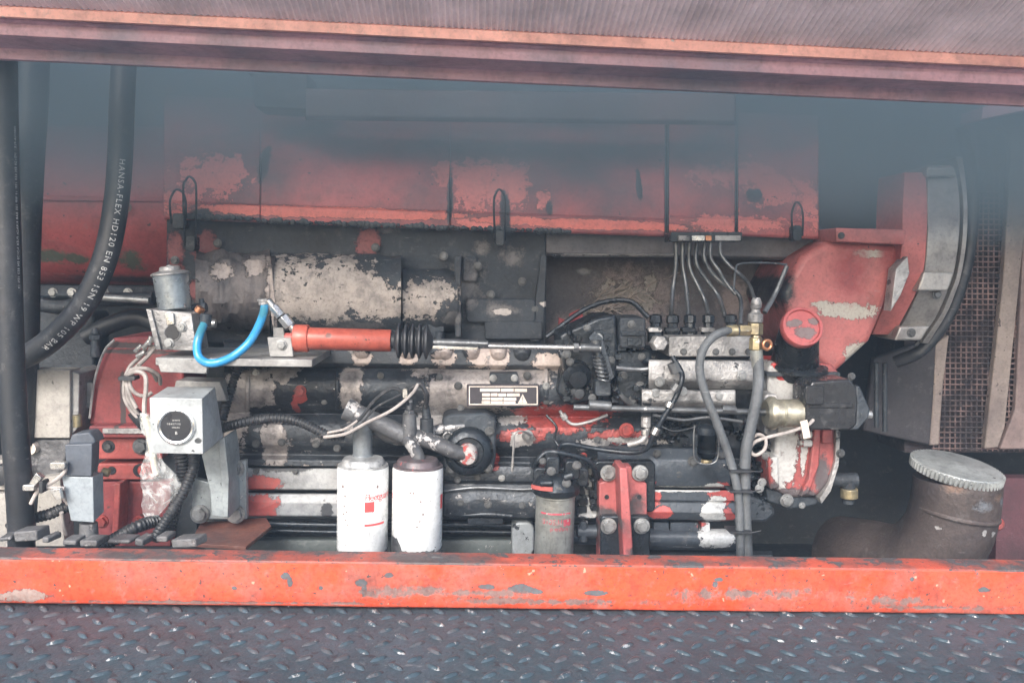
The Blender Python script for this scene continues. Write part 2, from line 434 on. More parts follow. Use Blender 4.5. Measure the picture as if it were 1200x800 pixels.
M['white'] = paint('filter_white_enamel', (.84, .86, .86), .28, 0, [('speck', (.12,.10,.10), .17, 110), ('soot', (.52,.52,.5), .25, 10), ('streak', (.42,.40,.37), .13, 40), ('blob', (.22,.16,.15), [(401,571,1.3,2,-.17),(404,582,1.2,1.1,-.17),(403,594,1.4,1,-.17),(406,600,1,1.3,-.17),(402,603,1.5,1,-.17),(405,610,1.6,1,-.17),(407,615,1,.8,-.17),(442,571,1,1.8,-.17),(481,577,1.4,1,-.17),(485,577,1.2,1.5,-.17),(493,587,1.4,1,-.17),(496,602,1.5,1,-.17),(492,610,1.4,.9,-.17),(489,616,1.4,.8,-.17)], .9, .15)], bump=.04, seed=26, var=.05, grime=.3)
M['filt_rim'] = paint('filter_rim', (.20,.215,.22), .4, .4, [('soot', (.05,.05,.055), .5, 20), ('flake', (.5,.5,.5), .62, 40)], bump=.2, seed=27)
M['silver'] = paint('silver_can', (.40,.41,.39), .38, .5, [('soot', (.20,.20,.18), .35, 14), ('speck', (.12,.12,.11), .3, 110), ('streak', (.18,.17,.15), .2, 60)], bump=.2, seed=28)
M['alu'] = paint('cast_aluminium', (.46,.45,.445), .40, .4, [('soot', (.10,.10,.10), .42, 11), ('flake', (.06,.065,.07), .63, 22), ('hscuff_gloss', (.6,.6,.6), .1, 60), ('speck', (.07,.07,.07), .28, 90), ('streak', (.15,.14,.13), .15, 50)], bump=.35, bscale=110, seed=29)
M['plate'] = paint('galvanised_plate', (.36,.36,.355), .5, .3, [('soot', (.13,.125,.125), .35, 9), ('speck', (.06,.06,.06), .25, 90), ('flake', (.16,.15,.15), .67, 25)], bump=.2, seed=30)
M['greybox'] = paint('grey_enamel', (.44,.47,.48), .42, .05, [('speck', (.05,.05,.055), .26, 75), ('soot', (.25,.27,.28), .2, 8), ('blob', (.05,.055,.06), [(253,503,4,3,-.15),(243,484,6,3,-.15)], .8, .1)], bump=.08, seed=31)
M['greyarm'] = paint('grey_arm_enamel', (.30,.335,.35), .4, .1, [('speck', (.05,.05,.055), .3, 90), ('soot', (.15,.17,.18), .35, 9), ('flake', (.5,.51,.51), .68, 30)], bump=.1, seed=32)
M['boltz'] = paint('bolt_zinc', (.36,.37,.375), .4, .5, [('soot', (.14,.14,.14), .4, 30), ('speck', (.06,.06,.06), .3, 130)], bump=.2, seed=33)
M['boltd'] = paint('bolt_dark', (.13,.135,.14), .45, .4, [('soot', (.05,.05,.05), .4, 30)], bump=.2, seed=34)
M['boltr'] = paint('bolt_red', (.45,.07,.06), .45, .1, [('soot', (.14,.05,.05), .4, 30)], bump=.2, seed=35)
M['gear_red'] = paint('guard_red_paint', (.30, .06, .062), .5, 0, [('soot', (.12,.03,.035), .3, 7), ('blob', (.07,.05,.05), [(135,405,40,4,.0),(150,413,60,3,0),(160,558,40,4,0),(140,470,4,40,0)], .8, .2), ('speck', (.1,.05,.05), .25, 60)], bump=.1, seed=36)
M['red'] = paint('cast_red_paint', (.42, .09, .08), .45, 0, [('soot', (.14,.05,.05), .25, 10), ('flake', (.10,.09,.09), .67, 26), ('speck', (.1,.07,.07), .25, 100)], bump=.2, seed=37)
M['mount'] = paint('mount_bracket_paint', (.40, .11, .11), .45, 0, [('blob', (.07,.06,.065), [(710,612,40,12,-.15),(750,600,16,20,-.15),(705,635,20,20,-.15),(722,535,30,4,-.15),(748,645,20,12,-.15)], 1.2, .4), ('soot', (.25,.06,.06), .3, 12), ('speck', (.07,.05,.05), .25, 90)], bump=.15, seed=38)
M['actred'] = paint('actuator_red_paint', (.44, .10, .07), .38, .05, [('soot', (.28,.05,.035), .35, 14), ('speck', (.08,.04,.03), .33, 90), ('blob', (.15,.06,.05), [(388,392,5,4,-.15)], 1, .3)], bump=.08, seed=39)
M['pump_red'] = paint('gear_pump_paint', (.40, .10, .095), .45, .05, [
    ('soot', (.12,.05,.05), .35, 16), ('blob', (.50,.50,.49), [(918,530,18,60,-.05),(935,440,36,26,-.05),(915,470,26,40,-.05),(900,450,20,30,-.05),(945,500,5,60,-.05)], 1.2, .05),
    ('blob', (.50,.05,.045), [(925,428,16,6,-.05),(920,443,8,3,-.05),(935,440,7,4,-.05)], 1.6, .06),
    ('blob', (.10,.085,.09), [(920,580,60,10,-.05),(965,560,10,30,-.05),(905,570,10,10,-.05)], 1.2, .3),
    ('flake', (.40,.38,.37), .67, 40)], bump=.25, seed=40)
M['rubber'] = paint('black_rubber', (.022,.025,.030), .5, 0, [('soot', (.06,.06,.068), .3, 8)], bump=.1, seed=41)
M['conduit'] = paint('black_conduit', (.03,.032,.036), .42, 0, [('flake', (.10,.10,.105), .62, 60)], bump=.1, seed=42)
M['greyhose'] = paint('grey_rubber_hose', (.115,.125,.135), .42, 0, [('soot', (.05,.055,.06), .35, 14), ('streak', (.2,.21,.22), .2, 90)], bump=.25, bscale=300, seed=43)
M['bluehose'] = paint('blue_nylon_hose', (.04,.30,.62), .28, 0, [('blob', (.05,.22,.30), [(234,385,8,16,-.2),(310,365,6,12,-.15)], .8, .5)], bump=.03, seed=44, var=.06, grime=.2)
M['wire'] = paint('pale_wire', (.44,.40,.38), .5, 0, [('soot', (.2,.18,.17), .35, 30)], bump=.05, seed=45)
M['brass'] = paint('worn_brass', (.48,.40,.24), .38, .7, [('soot', (.22,.20,.16), .4, 30), ('flake', (.5,.5,.46), .6, 50)], bump=.15, seed=46)
M['copper'] = paint('copper', (.52,.24,.13), .35, .8, [('soot', (.2,.09,.05), .3, 40)], bump=.1, seed=47)
M['steelpipe'] = paint('steel_pipe', (.20,.21,.22), .35, .6, [('soot', (.07,.075,.08), .45, 12), ('flake', (.45,.45,.45), .64, 50)], bump=.15, seed=48)
M['bright'] = paint('bright_zinc', (.62,.62,.61), .28, .8, [('soot', (.3,.3,.3), .3, 40)], bump=.1, seed=49)
M['blackp'] = paint('black_plastic', (.025,.026,.029), .28, 0, [('speck', (.07,.07,.075), .2, 100)], bump=.04, seed=50)
M['bluegrey'] = paint('bluegrey_plastic', (.085,.10,.125), .45, 0, [('soot', (.06,.07,.085), .3, 10)], bump=.05, seed=51)
M['lightgrey'] = paint('light_grey_plastic', (.30,.34,.37), .42, 0, [('speck', (.06,.07,.08), .16, 80), ('soot', (.22,.25,.27), .2, 8)], bump=.05, seed=52)
M['beigeplate'] = paint('beige_plate', (.37,.35,.32), .6, 0, [('speck', (.12,.11,.10), .33, 70), ('soot', (.25,.23,.21), .3, 7), ('streak', (.3,.27,.25), .1, 30)], bump=.25, bscale=120, seed=53)
M['rust'] = paint('rusty_bracket', (.22,.09,.065), .6, 0, [('soot', (.09,.05,.05), .4, 9), ('flake', (.10,.085,.08), .62, 18)], bump=.2, seed=54)
M['exh'] = paint('exhaust_steel', (.095,.075,.070), .55, .3, [('soot', (.045,.04,.045), .4, 5), ('blob', (.20,.13,.10), [(1095,562,14,9,.1),(1145,572,10,6,.1)], 1.6, .8), ('blob', (.17,.18,.20), [(1125,580,12,8,.1),(1155,578,7,7,.1)], 2.0, .6), ('blob', (.45,.43,.42), [(1130,612,3,4,.1),(1143,614,3,4,.1),(1085,610,3,2,.1)], 3.0, .2)], bump=.3, seed=55)
M['cap'] = paint('galvanised_cap', (.42,.44,.44), .42, .4, [('soot', (.22,.23,.23), .3, 40), ('speck', (.5,.5,.5), .2, 80), ('speck', (.07,.07,.07), .25, 60)], bump=.3, seed=56)
M['capred'] = paint('filler_cap_red', (.36, .085, .085), .45, 0, [('blob', (.16,.12,.12), [(940,388,12,7,-.1),(928,378,8,4,-.1),(950,376,6,4,-.1)], 1.8, .15), ('soot', (.3,.05,.05), .25, 20)], bump=.15, seed=57)
M['printw'] = paint('white_print', (.62,.62,.60), .6, 0, [('flake', (.10,.10,.11), .60, 120)], bump=.02, seed=58, grime=.3)
M['printred'] = paint('red_print', (.72,.10,.10), .4, 0, [], bump=.0, seed=59, grime=.1, var=.05)
M['platew'] = paint('data_plate_white', (.80,.70,.62), .45, .1, [('speck', (.3,.27,.25), .2, 260)], bump=.03, seed=60, var=.05)
M['plateb'] = paint('data_plate_black', (.055,.05,.06), .4, .1, [('speck', (.2,.19,.2), .15, 140)], bump=.03, seed=61)
M['clutter'] = paint('dirty_links', (.17,.17,.175), .5, .2, [('soot', (.06,.06,.065), .45, 12), ('flake', (.33,.32,.32), .6, 30)], bump=.4, bscale=90, seed=62)
M['bezel'] = paint('chrome_bezel', (.90,.91,.92), .16, .9, [], bump=.02, seed=63, grime=.2)
M['dial'] = paint('dial_face', (.028,.03,.036), .3, 0, [], bump=0, seed=64, grime=.1)
M['ground'] = paint('pale_bounce_ground', (.50,.49,.47), .85, 0, [('soot', (.22,.21,.2), .4, .8)], bump=.1, seed=65)
M['tie'] = M['rubber']

def glass(name, col=(.85,.88,.86), rough=.08):
    m = bpy.data.materials.new(name); m.use_nodes = True
    b = m.node_tree.nodes['Principled BSDF']
    b.inputs['Base Color'].default_value = (*col, 1); b.inputs['Roughness'].default_value = rough
    b.inputs['Transmission Weight'].default_value = 1.0; b.inputs['IOR'].default_value = 1.3
    return m
def film(name):
    m = bpy.data.materials.new(name); m.use_nodes = True
    n = m.node_tree.nodes; l = m.node_tree.links
    b = n['Principled BSDF']; b.inputs['Base Color'].default_value = (.78,.80,.80,1); b.inputs['Roughness'].default_value = .14
    tx = n.new('ShaderNodeTexCoord'); no = n.new('ShaderNodeTexNoise'); no.inputs['Scale'].default_value = 30; no.inputs['Detail'].default_value = 3; no.inputs['Distortion'].default_value = 1.5
    mr = n.new('ShaderNodeMapRange'); mr.inputs[1].default_value = .45; mr.inputs[2].default_value = .66; mr.inputs[3].default_value = .10; mr.inputs[4].default_value = .55
    l.new(tx.outputs['Object'], no.inputs['Vector']); l.new(no.outputs[0], mr.inputs[0]); l.new(mr.outputs[0], b.inputs['Alpha'])
    bp = n.new('ShaderNodeBump'); bp.inputs['Strength'].default_value = .5; bp.inputs['Distance'].default_value = .004
    l.new(no.outputs[0], bp.inputs['Height']); l.new(bp.outputs[0], b.inputs['Normal'])
    return m

# ------------------------------------------------------------------ bolts (shared meshes)
_bolt = {}
def bolt(parent, px, py, Y, rpx, mat='boltz', axis=(0, -1, 0), sub=None, rot=None, h=.7, name='bolt'):
    key = (mat, h)
    if key not in _bolt:
        b = MB()
        b.lathe((0,0,0), (0,0,1), [(1.35,-.25),(1.4,0),(1.35,.12),(1.0,.14)], 18)
        o = len(b.v)
        b.lathe((0,0,0), (0,0,1), [(1.02,.12),(1.05,h-.1),(.93,h),(.05,h+.01)], 6)
        me = bpy.data.meshes.new('bolt'); me.from_pydata(b.v, [], b.f)
        bm = bmesh.new(); bm.from_mesh(me); bmesh.ops.recalc_face_normals(bm, faces=bm.faces); bm.to_mesh(me); bm.free()
        me.materials.append(M[mat]); _bolt[key] = me
    o = bpy.data.objects.new(name, _bolt[key]); COL.objects.link(o)
    p = W(px, py, Y)
    o.parent = parent
    o.location = p-Vector(parent['_o'])
    ax = Vector(axis).normalized()
    o.rotation_euler = (ax.to_track_quat('Z', 'Y') @ Matrix.Rotation(rot if rot is not None else rnd.uniform(0, 1), 4, 'Z').to_quaternion()).to_euler()
    s = rpx*S(Y); o.scale = (s, s, s)
    return o

# ------------------------------------------------------------------ lettering (flat print)
def text_mb(txt, size, fn, spacing=1.0):
    """fn(u, v) -> world point; u runs along the line from 0, v up, both in metres"""
    cu = bpy.data.curves.new('t', 'FONT'); cu.body = txt; cu.size = size; cu.space_character = spacing; cu.resolution_u = 2
    ob = bpy.data.objects.new('t', cu); COL.objects.link(ob)
    me = bpy.data.meshes.new_from_object(ob, depsgraph=bpy.context.evaluated_depsgraph_get())
    mb = MB()
    bm = bmesh.new(); bm.from_mesh(me); bmesh.ops.triangulate(bm, faces=bm.faces)
    mb.v = [Vector(fn(v.co.x, v.co.y)) for v in bm.verts]
    mb.f = [[v.index for v in f.verts] for f in bm.faces]
    bm.free(); bpy.data.objects.remove(ob); bpy.data.curves.remove(cu); bpy.data.meshes.remove(me)
    return mb

# ------------------------------------------------------------------ the setting
def struct(o, label=None):
    o['kind'] = 'structure'
    if label: o['label'] = label
    return o
g = MB(); g.add([(-6,-6,-2.3),(6,-6,-2.3),(6,6,-2.3),(-6,6,-2.3)], [[0,1,2,3]])
struct(g.build('ground', M['ground'], smooth=False))  # unseen pale ground slab, added to bounce light up under the hood
def panel(name, a, b, mat='dark'):
    m = MB(); c = (Vector(a)+Vector(b))/2; sz = [abs(b[i]-a[i]) for i in range(3)]
    m.box(c, sz); return struct(m.build(name, M[mat], smooth=False))
panel('back_wall', (-2.1,1.35,-1.1), (2.3,1.38,.95))
panel('side_wall', (-2.13,-.36,-1.1), (-2.1,1.38,.95))
panel('side_wall', (2.3,-.36,-1.1), (2.33,1.38,.95))
panel('bay_floor', (-2.1,-.36,-1.13), (2.3,1.38,-1.1))
panel('bay_ceiling', (-2.13,-.30,.95), (2.33,1.38,.98))

# step plate with its raised tread
PZ = -.660
sp = MB(); sp.box((0,-.75,PZ-.004), (3.6,1.2,.008))
step = struct(sp.build('step_plate', M['tread'], smooth=False), 'dark grey chequered steel step plate in front of the orange beam')
tb = MB()
def bump_at(x, y, ang, L=.0175, w=.0060, h=.0046):
    c, s_ = math.cos(ang), math.sin(ang)
    ring = []
    o = len(tb.v); n = 12
    for lvl, (sc, z) in enumerate(((1, 0), (.72, .7), (.35, 1))):
        for k in range(n):
            t = 2*math.pi*k/n
            u = math.cos(t)*L*sc; v = math.sin(t)*w*sc*(1+.25*math.cos(t))
            tb.v.append(Vector((x+u*c-v*s_, y+u*s_+v*c, PZ+h*z)))
    for l in range(2):
        for k in range(n):
            a = o+l*n+k; b = o+l*n+(k+1) % n
            tb.f.append([a, b, b+n, a+n])
    tb.f.append([o+2*n+k for k in range(n)])
PT = .0615
for i in range(-26, 27):
    for j in range(0, 17):
        x = i*PT+rnd.uniform(-.0006,.0006); y = -.36-j*PT*.92
        bump_at(x+.01, y, R(-42)); bump_at(x+PT/2+.01, y-PT*.46, R(42))
        bump_at(x+PT/2+.01, y-.002, R(42) if False else R(48)) if False else None
tb.build('tread_pattern', M['tread_hi'], step, kind='stuff')

# orange beam: rolled channel, open at the back
beam = thing('chassis_beam', tuple(W(600,715,-.40)), 'long scuffed orange steel beam running across the front of the engine bay', 'beam')
b = MB(); NX = 40
b.sweepx(-260, 1460, [(655,-.420),(657,-.4225),(672,-.4225),(688,-.4225),(704,-.4225),(705.5,-.420),(706,-.375),(702,-.378),(702,-.414),(660,-.414)], .0115, 170, .0016)
b.build('web', M['beam'], beam, bevel=.0)
b = MB()
b.sweepx(-260, 1460, [(640.5,-.365),(650.2,-.414),(652.6,-.4205),(655,-.4215),(655.5,-.4195),(652.5,-.4135),(644.5,-.366)], .0125, NX)
b.build('top_flange', M['beamtop'], beam)

# raised hood above
hood = thing('engine_hood', tuple(W(600,20,-.5)), 'raised orange hood with ribbed underside above the engine bay', 'hood')
HS = .0495
e0, e1 = W(-260, 8-260*HS, -.5), W(1460, 8+1460*HS, -.5)
cb = MB(); NR = 230; vs_ = []; fs_ = []
for k in range(NR*4+1):
    t = k/(NR*4); p = e0.lerp(e1, t)
    dz = (0, .0035, .005, .0035)[k % 4]
    for yy in (0, -.25, -.5): vs_.append(p+Vector((0, yy, dz-.001-yy*.34)))
    vs_.append(p+Vector((0, -.5, .19))); vs_.append(p+Vector((0, 0, .02)))
for k in range(NR*4):
    for j in range(5):
        a = k*5+j; a2 = k*5+(j+1) % 5; fs_.append([a, a2, a2+5, a+5])
cb.add(vs_, fs_); cb.build('ribbed_panel', M['hood'], hood)
b = MB(); b.sweepx(-260, 1460, [(6,-.498),(8,-.505),(19.5,-.505),(21,-.495),(8,-.485)], HS, 20); b.build('front_lip', M['hood_lip'], hood, bevel=.0)
b = MB(); b.sweepx(-260, 1460, [(10,-.484),(24,-.484),(27,-.475),(41,-.475),(43,-.465),(30,-.45)], HS, 20); b.build('upper_rail', M['hood_rail'], hood, bevel=.001)
b = MB(); b.sweepx(-260, 1460, [(36,-.464),(43.5,-.462),(56,-.39),(69,-.388),(71,-.38),(60,-.30),(36,-.30)], HS-.004, 20); b.build('lower_rail', M['hood_rail'], hood, bevel=.001)
b = MB(); b.rect(-200,150,1460,60,.0,.05); 
for x in range(-160, 1400, 61):
    p = W(x, 19+x*HS, -.506); bb = None
# inner cross beam under the roof
cbm = MB(); cbm.sweepx(358, 862, [(104,.10),(136,.10),(141,.11),(141,.2),(104,.2)], .012, 4)
t_ = cbm.build('cross_member', paint('cross_member_paint', (.09,.055,.06), .5, 0, [('soot', (.07,.06,.07), .45, 4)], seed=70), None, bevel=.003)
tag(t_, 'dull red cross member just under the hood, above the valve covers', 'cross member')
cb2 = MB(); cb2.prism([(290,86),(298,92),(298,125),(360,128),(360,86)], .18, .3)
tag(cb2.build('roof_bracket', M['dark'], None, bevel=.002), 'dark bracket hanging from the roof left of the cross member', 'bracket')
cb2 = MB(); cb2.prism([(1150,140),(1152,126),(1260,92),(1260,118)], .2, .3)
tag(cb2.build('hood_stay', M['hood_rail'], None, bevel=.002), 'dull red stay slanting under the hood at the upper right corner', 'stay')
# ------------------------------------------------------------------ air cleaner
ac = thing('air_cleaner', tuple(W(135,335,.6)), 'big horizontal red air cleaner drum behind the black hoses at left', 'air cleaner')
def arc(cy, Yc, ry, rY, a0=-90, a1=90, n=12):
    return [(cy+ry*math.sin(R(a0+(a1-a0)*k/n)), Yc-rY*math.cos(R(a0+(a1-a0)*k/n))) for k in range(n+1)]
b = MB(); b.sweepx(30, 236, arc(240, .62, 93, .2), .01, 4); b.build('drum', M['tank'], ac, bevel=.004)
b = MB(); b.sweepx(30, 190, [(229,.421),(231,.414),(234,.414),(236,.421)], .01); b.build('seam', M['tank'], ac)
b = MB(); b.torus(W(148,243,.41), (0,-1,0), .012, .0025, 16, 6); b.build('ring', M['brass'], ac)
b = MB(); b.sweepx(40, 250, [(334,.40),(346,.38),(352,.40),(352,.6),(334,.6)], .01); b.build('base_rail', M['cast'], ac, bevel=.003)
for x in (62, 84, 122, 150):
    bolt(ac, x, 343, .385, 4, 'boltz')

# ------------------------------------------------------------------ the engine
eng = thing('diesel_engine', tuple(W(560,660,.3)), 'large oily red and black diesel engine with flaking paint filling the bay', 'engine')
def cover_prof(lip):
    return [(112,.62),(122,.50),(140,.38),(160,.29),(185,.222),(210,.19),(232-lip,.176),(236-lip,.172),(237-lip,.152),(254,.150),(257,.156),(257,.30),(257,.62)]
segs = [(192,305,0,.0),(305.6,527.5,4.0,.0),(528,779,11.8,.0),(784,861,17,.0),(865,959,20,.0)]
for x0, x1, dy, _ in segs:
    b = MB(); b.sweepx(x0, x1, [(y+dy, Y) for y, Y in cover_prof(0)], .036, 10, .004)
    b.build('valve_cover', M['cover'], eng, bevel=.003)
# black tarry fringe hanging from the cover lip
b = MB()
for k in range(150):
    x = 214+k*3.05+rnd.uniform(-1,1)
    if 780 < x < 862: continue
    y = 254.5+.036*(x-192)+rnd.uniform(-1,1) - (2 if x < 300 else 0)
    r = rnd.uniform(1.5,4.2)*(1+.6*mnoise.noise(Vector((x*.05,0,0))))
    b.lathe(W(x,y,.148), (0,-1,0), [(r*S(.15),-.004),(r*.9*S(.15),.001),(r*.4*S(.15),.0025)], 8)
b.build('tar_fringe', M['oily'], eng, kind='stuff')
def clip(x, y0, y1, w, Y=.12, m='oily'):
    b = MB(); b.ptube([(x-w*.35,y1,Y+.02),(x-w*.45,y0+16,Y),(x-w*.25,y0+4,Y),(x,y0,Y),(x+w*.35,y0+5,Y),(x+w*.5,y0+18,Y),(x+w*.45,y1,Y+.02)], 1.35, 8)
    c = b.build('wire_clip', M[m], eng)
    b = MB(); b.rrect(x-w*.3, y1-12, x+w*.4, y1+6, 3, Y+.012, Y+.05); b.build('clip_plate', M[m], eng, bevel=.001)
clip(222, 207, 288, 16, .11); clip(208, 222, 262, 20, .13); clip(585, 222, 282, 14, .11); clip(934, 237, 276, 14, .11)
for x, dy in ((305,0),(527,10),(781,18),(863,22)):
    if x > 700: b = MB(); b.sweepx(x-1.0, x+1.0, [(y+dy, Y+.012) for y, Y in cover_prof(0)], 0); b.build('seam_strip', M['oily'], eng)

# head wall, upper strip and deep recess
b = MB(); b.sweepx(196, 640, [(248,.21),(300,.205),(330,.215),(400,.20),(404,.30),(404,.5),(248,.5)], .03, 14, .012); b.build('head_panel', M['head'], eng, bevel=.003)
b = MB(); b.sweepx(640, 962, [(262,.205),(296,.203),(300,.215),(300,.42),(262,.42)], .018, 6, .004); b.build('head_strip', paint('dusty_grey_strip', (.15,.145,.155), .6, 0, [('soot', (.08,.08,.09), .4, 8), ('streak', (.24,.22,.21), .15, 30)], seed=71), eng, bevel=.002)
b = MB(); b.rect(640, 296, 962, 410, .38, .42); b.build('recess_panel', M['recess'], eng)
b = MB(); b.prism([(634,298),(641,300),(637,388),(632,400),(622,400)], .185, .38); b.build('recess_edge', M['head'], eng, bevel=.002)
b = MB(); b.sweepx(648, 790, [(297,.198),(299,.190),(301,.198),(301,.22),(297,.22)], .004, 1); b.build('recess_lip', M['alu'], eng)
# red shield flap and torn matting in the recess
b = MB(); b.prism([(655,372),(668,377),(667,368),(680,362),(686,376),(684,386),(672,393),(660,392),(654,384)], .25, .262); b.build('red_flap', paint('flap_red', (.26,.04,.045), .6, 0, [], seed=72), eng, bevel=.002)
b = MB()
for k in range(70):
    x0 = rnd.gauss(700,22); y0 = 372-(x0-680)*.45+rnd.gauss(0,7)
    P = [(x0,y0,.35)]
    a = rnd.uniform(-.9,.3)
    for q in range(3):
        a += rnd.uniform(-.5,.5); l = rnd.uniform(5,10)
        P.append((P[-1][0]+l*math.cos(a), P[-1][1]+l*math.sin(a), P[-1][2]+rnd.uniform(-.012,.01)))
    b.ptube(P, rnd.uniform(.5,1.2), 4, 2)
b.build('torn_matting', paint('matting_fibre', (.36,.31,.28), .8, 0, [], seed=73), eng, kind='stuff')

# exhaust manifold wrapped in flaking heat paint, crumpled foil on its left end
def blobcyl(x0, x1, cy, Yc, ry, rY, sl, nx, amp, freq, seed):
    b = MB(); n = 22; o = 0
    for k in range(nx+1):
        x = x0+(x1-x0)*k/nx
        for j in range(n):
            a = 2*math.pi*j/n
            y = cy+sl*(x-x0)+ry*math.sin(a); Y = Yc-rY*math.cos(a)
            p = W(x, y, Y)
            q = p*freq+Vector((seed,0,0))
            d = mnoise.noise(q)+.5*mnoise.noise(q*2.3)+.3*abs(mnoise.noise(q*5))
            nrm = Vector((0,-math.cos(a),-math.sin(a)))
            b.v.append(p+nrm*d*amp)
    for k in range(nx):
        for j in range(n):
            a = k*n+j; c = k*n+(j+1) % n; b.f.append([a, c, c+n, a+n])
    b.f.append(list(range(n-1,-1,-1))); b.f.append([nx*n+j for j in range(n)])
    return b
blobcyl(318, 470, 344, .17, 48, .095, .02, 40, .006, 16, 1).build('manifold_section', M['shield'], eng, angle=70)
blobcyl(472, 536, 352, .18, 36, .085, .02, 20, .010, 20, 2).build('manifold_section', M['shield'], eng, angle=70)
blobcyl(230, 316, 341, .17, 46, .10, .0, 60, .013, 18, 3).build('foil_wrap', M['foil'], eng, angle=30)
b = MB(); b.prism([(312,300),(317,300),(320,330),(326,388),(320,388),(314,345)], .072, .2); b.build('clamp_band', M['foil'], eng, bevel=.001)
b = MB(); b.prism([(532,300),(541,300),(540,330),(541,395),(533,395),(534,345)], .11, .24); b.build('flange', M['shield'], eng, bevel=.003)
b = MB(); b.rrect(542,300,560,330,4,.19,.23); b.rrect(546,350,628,378,5,.18,.23); b.rrect(568,376,636,398,3,.18,.23); b.build('head_bosses', M['head'], eng, bevel=.004)
for x, y in ((440,290),(520,300),(560,312),(612,330),(626,362),(575,345),(255,285),(270,300),(205,305)):
    bolt(eng, x, y, .185, 3.6, 'boltd')
b = MB()
for x in (420,455,497,515): b.pcyl(x,388,x,404,.1,5,10)
b.rect(437,378,470,398,.12,.2); b.rrect(486,374,520,402,4,.13,.2)
b.build('manifold_studs', M['cast'], eng, bevel=.001)

# block: rounded long galleries
b = MB(); b.sweepx(262, 770, [(398,.12),(402,.03),(410,.015),(424,.012),(430,.03),(431,.12)], .012, 24, .003); b.build('port_rail', M['rail'], eng, bevel=.002)
for x in (348,424,478,512,521,552,584,612):
    b = MB(); c = W(x, 411+(x-262)*.012, .012); rr = 9*S(0)
    b.lathe(c, (0,-.8,-.6), [(rr*1.2,-.012),(rr*1.05,.0),(rr*.8,.008),(rr*.3,.011)], 14); b.build('port_boss', M['rail'], eng)
b = MB(); b.sweepx(262, 885, [(426,.14),(429,.03),(437,.0),(448,-.012),(462,-.012),(474,.004),(480,.03),(484,.045),(489,.03),(497,.012),(510,.006),(521,.012),(527,.035),(532,.04),(538,.02),(545,.02),(547,.14)], .010, 30, .005)
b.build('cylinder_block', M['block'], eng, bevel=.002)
for x in (290,395,500,640,700,845):
    b = MB(); b.sweepx(x-2.5, x+2.5, [(428,.12),(431,.024),(440,-.006),(450,-.018),(462,-.018),(474,-.002),(481,.026),(481,.12)], .01)
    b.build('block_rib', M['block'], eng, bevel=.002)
# lower side panels, left
b = MB(); b.sweepx(288, 640, [(547,.10),(548,.012),(573,.006),(575,.10)], .006, 10, .0015); b.build('side_panel', M['lower'], eng, bevel=.003)
b = MB(); b.sweepx(288, 640, [(577,.10),(577.5,.014),(588,.002),(604,.006),(607,.10)], .006, 10, .0015); b.build('side_panel', M['lower'], eng, bevel=.003)
b = MB(); b.sweepx(250, 700, [(540,.10),(700,.10),(700,.14),(540,.14)], .0); b.build('block_backing', M['dark'], eng)
for y, r in ((614,3.2),(622,2.2)):
    b = MB(); b.ptube([(285,y-2,.03),(400,y+1,.03),(520,y,.03),(630,y+2,.03)], r, 10); b.build('oil_pipe', M['oily'], eng)
b = MB(); b.sweepx(240, 640, [(628,.06),(632,.03),(650,.02),(662,.03),(670,.12)], .0, 10, .004); b.build('sump', paint('sump_paint', (.07,.085,.085), .5, .1, [('flake', (.36,.37,.37), .63, 26)], seed=74), eng, bevel=.003)
# mid section dark castings between filters and mount
b = MB(); b.sweepx(520, 632, [(542,.04),(545,-.026),(554,-.034),(563,-.032),(566,-.022),(575,-.026),(584,-.038),(596,-.038),(605,-.028),(609,.04)], .01, 6, .003)
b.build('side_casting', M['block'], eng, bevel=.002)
b = MB(); b.rrect(600,612,626,660,9,-.02,.05); b.build('lug', paint('lug_paint', (.24,.26,.27), .5, .2, [('flake', BLACK, .58, 28)], seed=75), eng, bevel=.004)
b = MB(); b.rrect(548,607,590,614,2,-.015,.02); b.build('bracket_strip', M['oily'], eng, bevel=.001)
b = MB(); b.sweepx(632, 705, [(543,.04),(546,-.03),(580,-.032),(583,-.022),(585,-.03),(607,-.03),(612,.0),(612,.1)], .0, 6, .003); b.build('side_casting', M['bars'], eng, bevel=.002)
b = MB(); b.sweepx(672, 705, arc(626,.02,12,.03), 0); b.build('side_casting', M['bars'], eng, bevel=.002)
# right lower bars
b = MB(); b.sweepx(700, 856, [(519,.05),(524,-.02),(538,-.045),(556,-.05),(569,-.035),(571,.0),(571,.1)], .008, 12, .003); b.build('gallery', M['bars'], eng, bevel=.003)
b = MB(); b.sweepx(756, 862, [(573,.1),(573.5,-.045),(586,-.047),(587,-.040),(588,-.047),(600,-.055),(608,-.045),(610,.0),(610,.1)], .008, 10, .002); b.build('gallery', M['bars'], eng, bevel=.003)
b = MB(); b.sweepx(758, 862, arc(631,.0,13,.045), .008, 8, .002); b.build('gallery', M['bars'], eng, bevel=.003)
b = MB(); b.rrect(786,612,818,622,2,-.03,.0); b.rrect(766,612,784,622,2,-.025,.0); b.rrect(822,612,832,624,2,-.03,.0); b.build('tappet_lug', M['bars'], eng, bevel=.001)
b = MB(); b.prism([(858,590),(880,580),(905,590),(910,602),(898,612),(858,612)], -.03, .1); b.build('sump_corner', M['cast'], eng, bevel=.008)
b = MB(); b.sweepx(700, 905, [(645,.02),(650,-.02),(665,-.02),(670,.05)], .0); b.build('sump', M['cast'], eng)
for x, y, r, m in ((700,515,3,'boltd'),(640,540,3.2,'boltd'),(795,555,4,'boltd'),(734,504,6.5,'boltr'),(600,548,3.5,'boltd'),(352,458,5,'boltr'),(618,440,3.5,'boltd'),(537,452,3.5,'boltd'),(540,478,3.2,'boltd'),(618,510,5,'boltz')):
    bolt(eng, x, y, -.045 if y > 545 and x > 700 else -.015 if y < 500 else -.01, r, m)

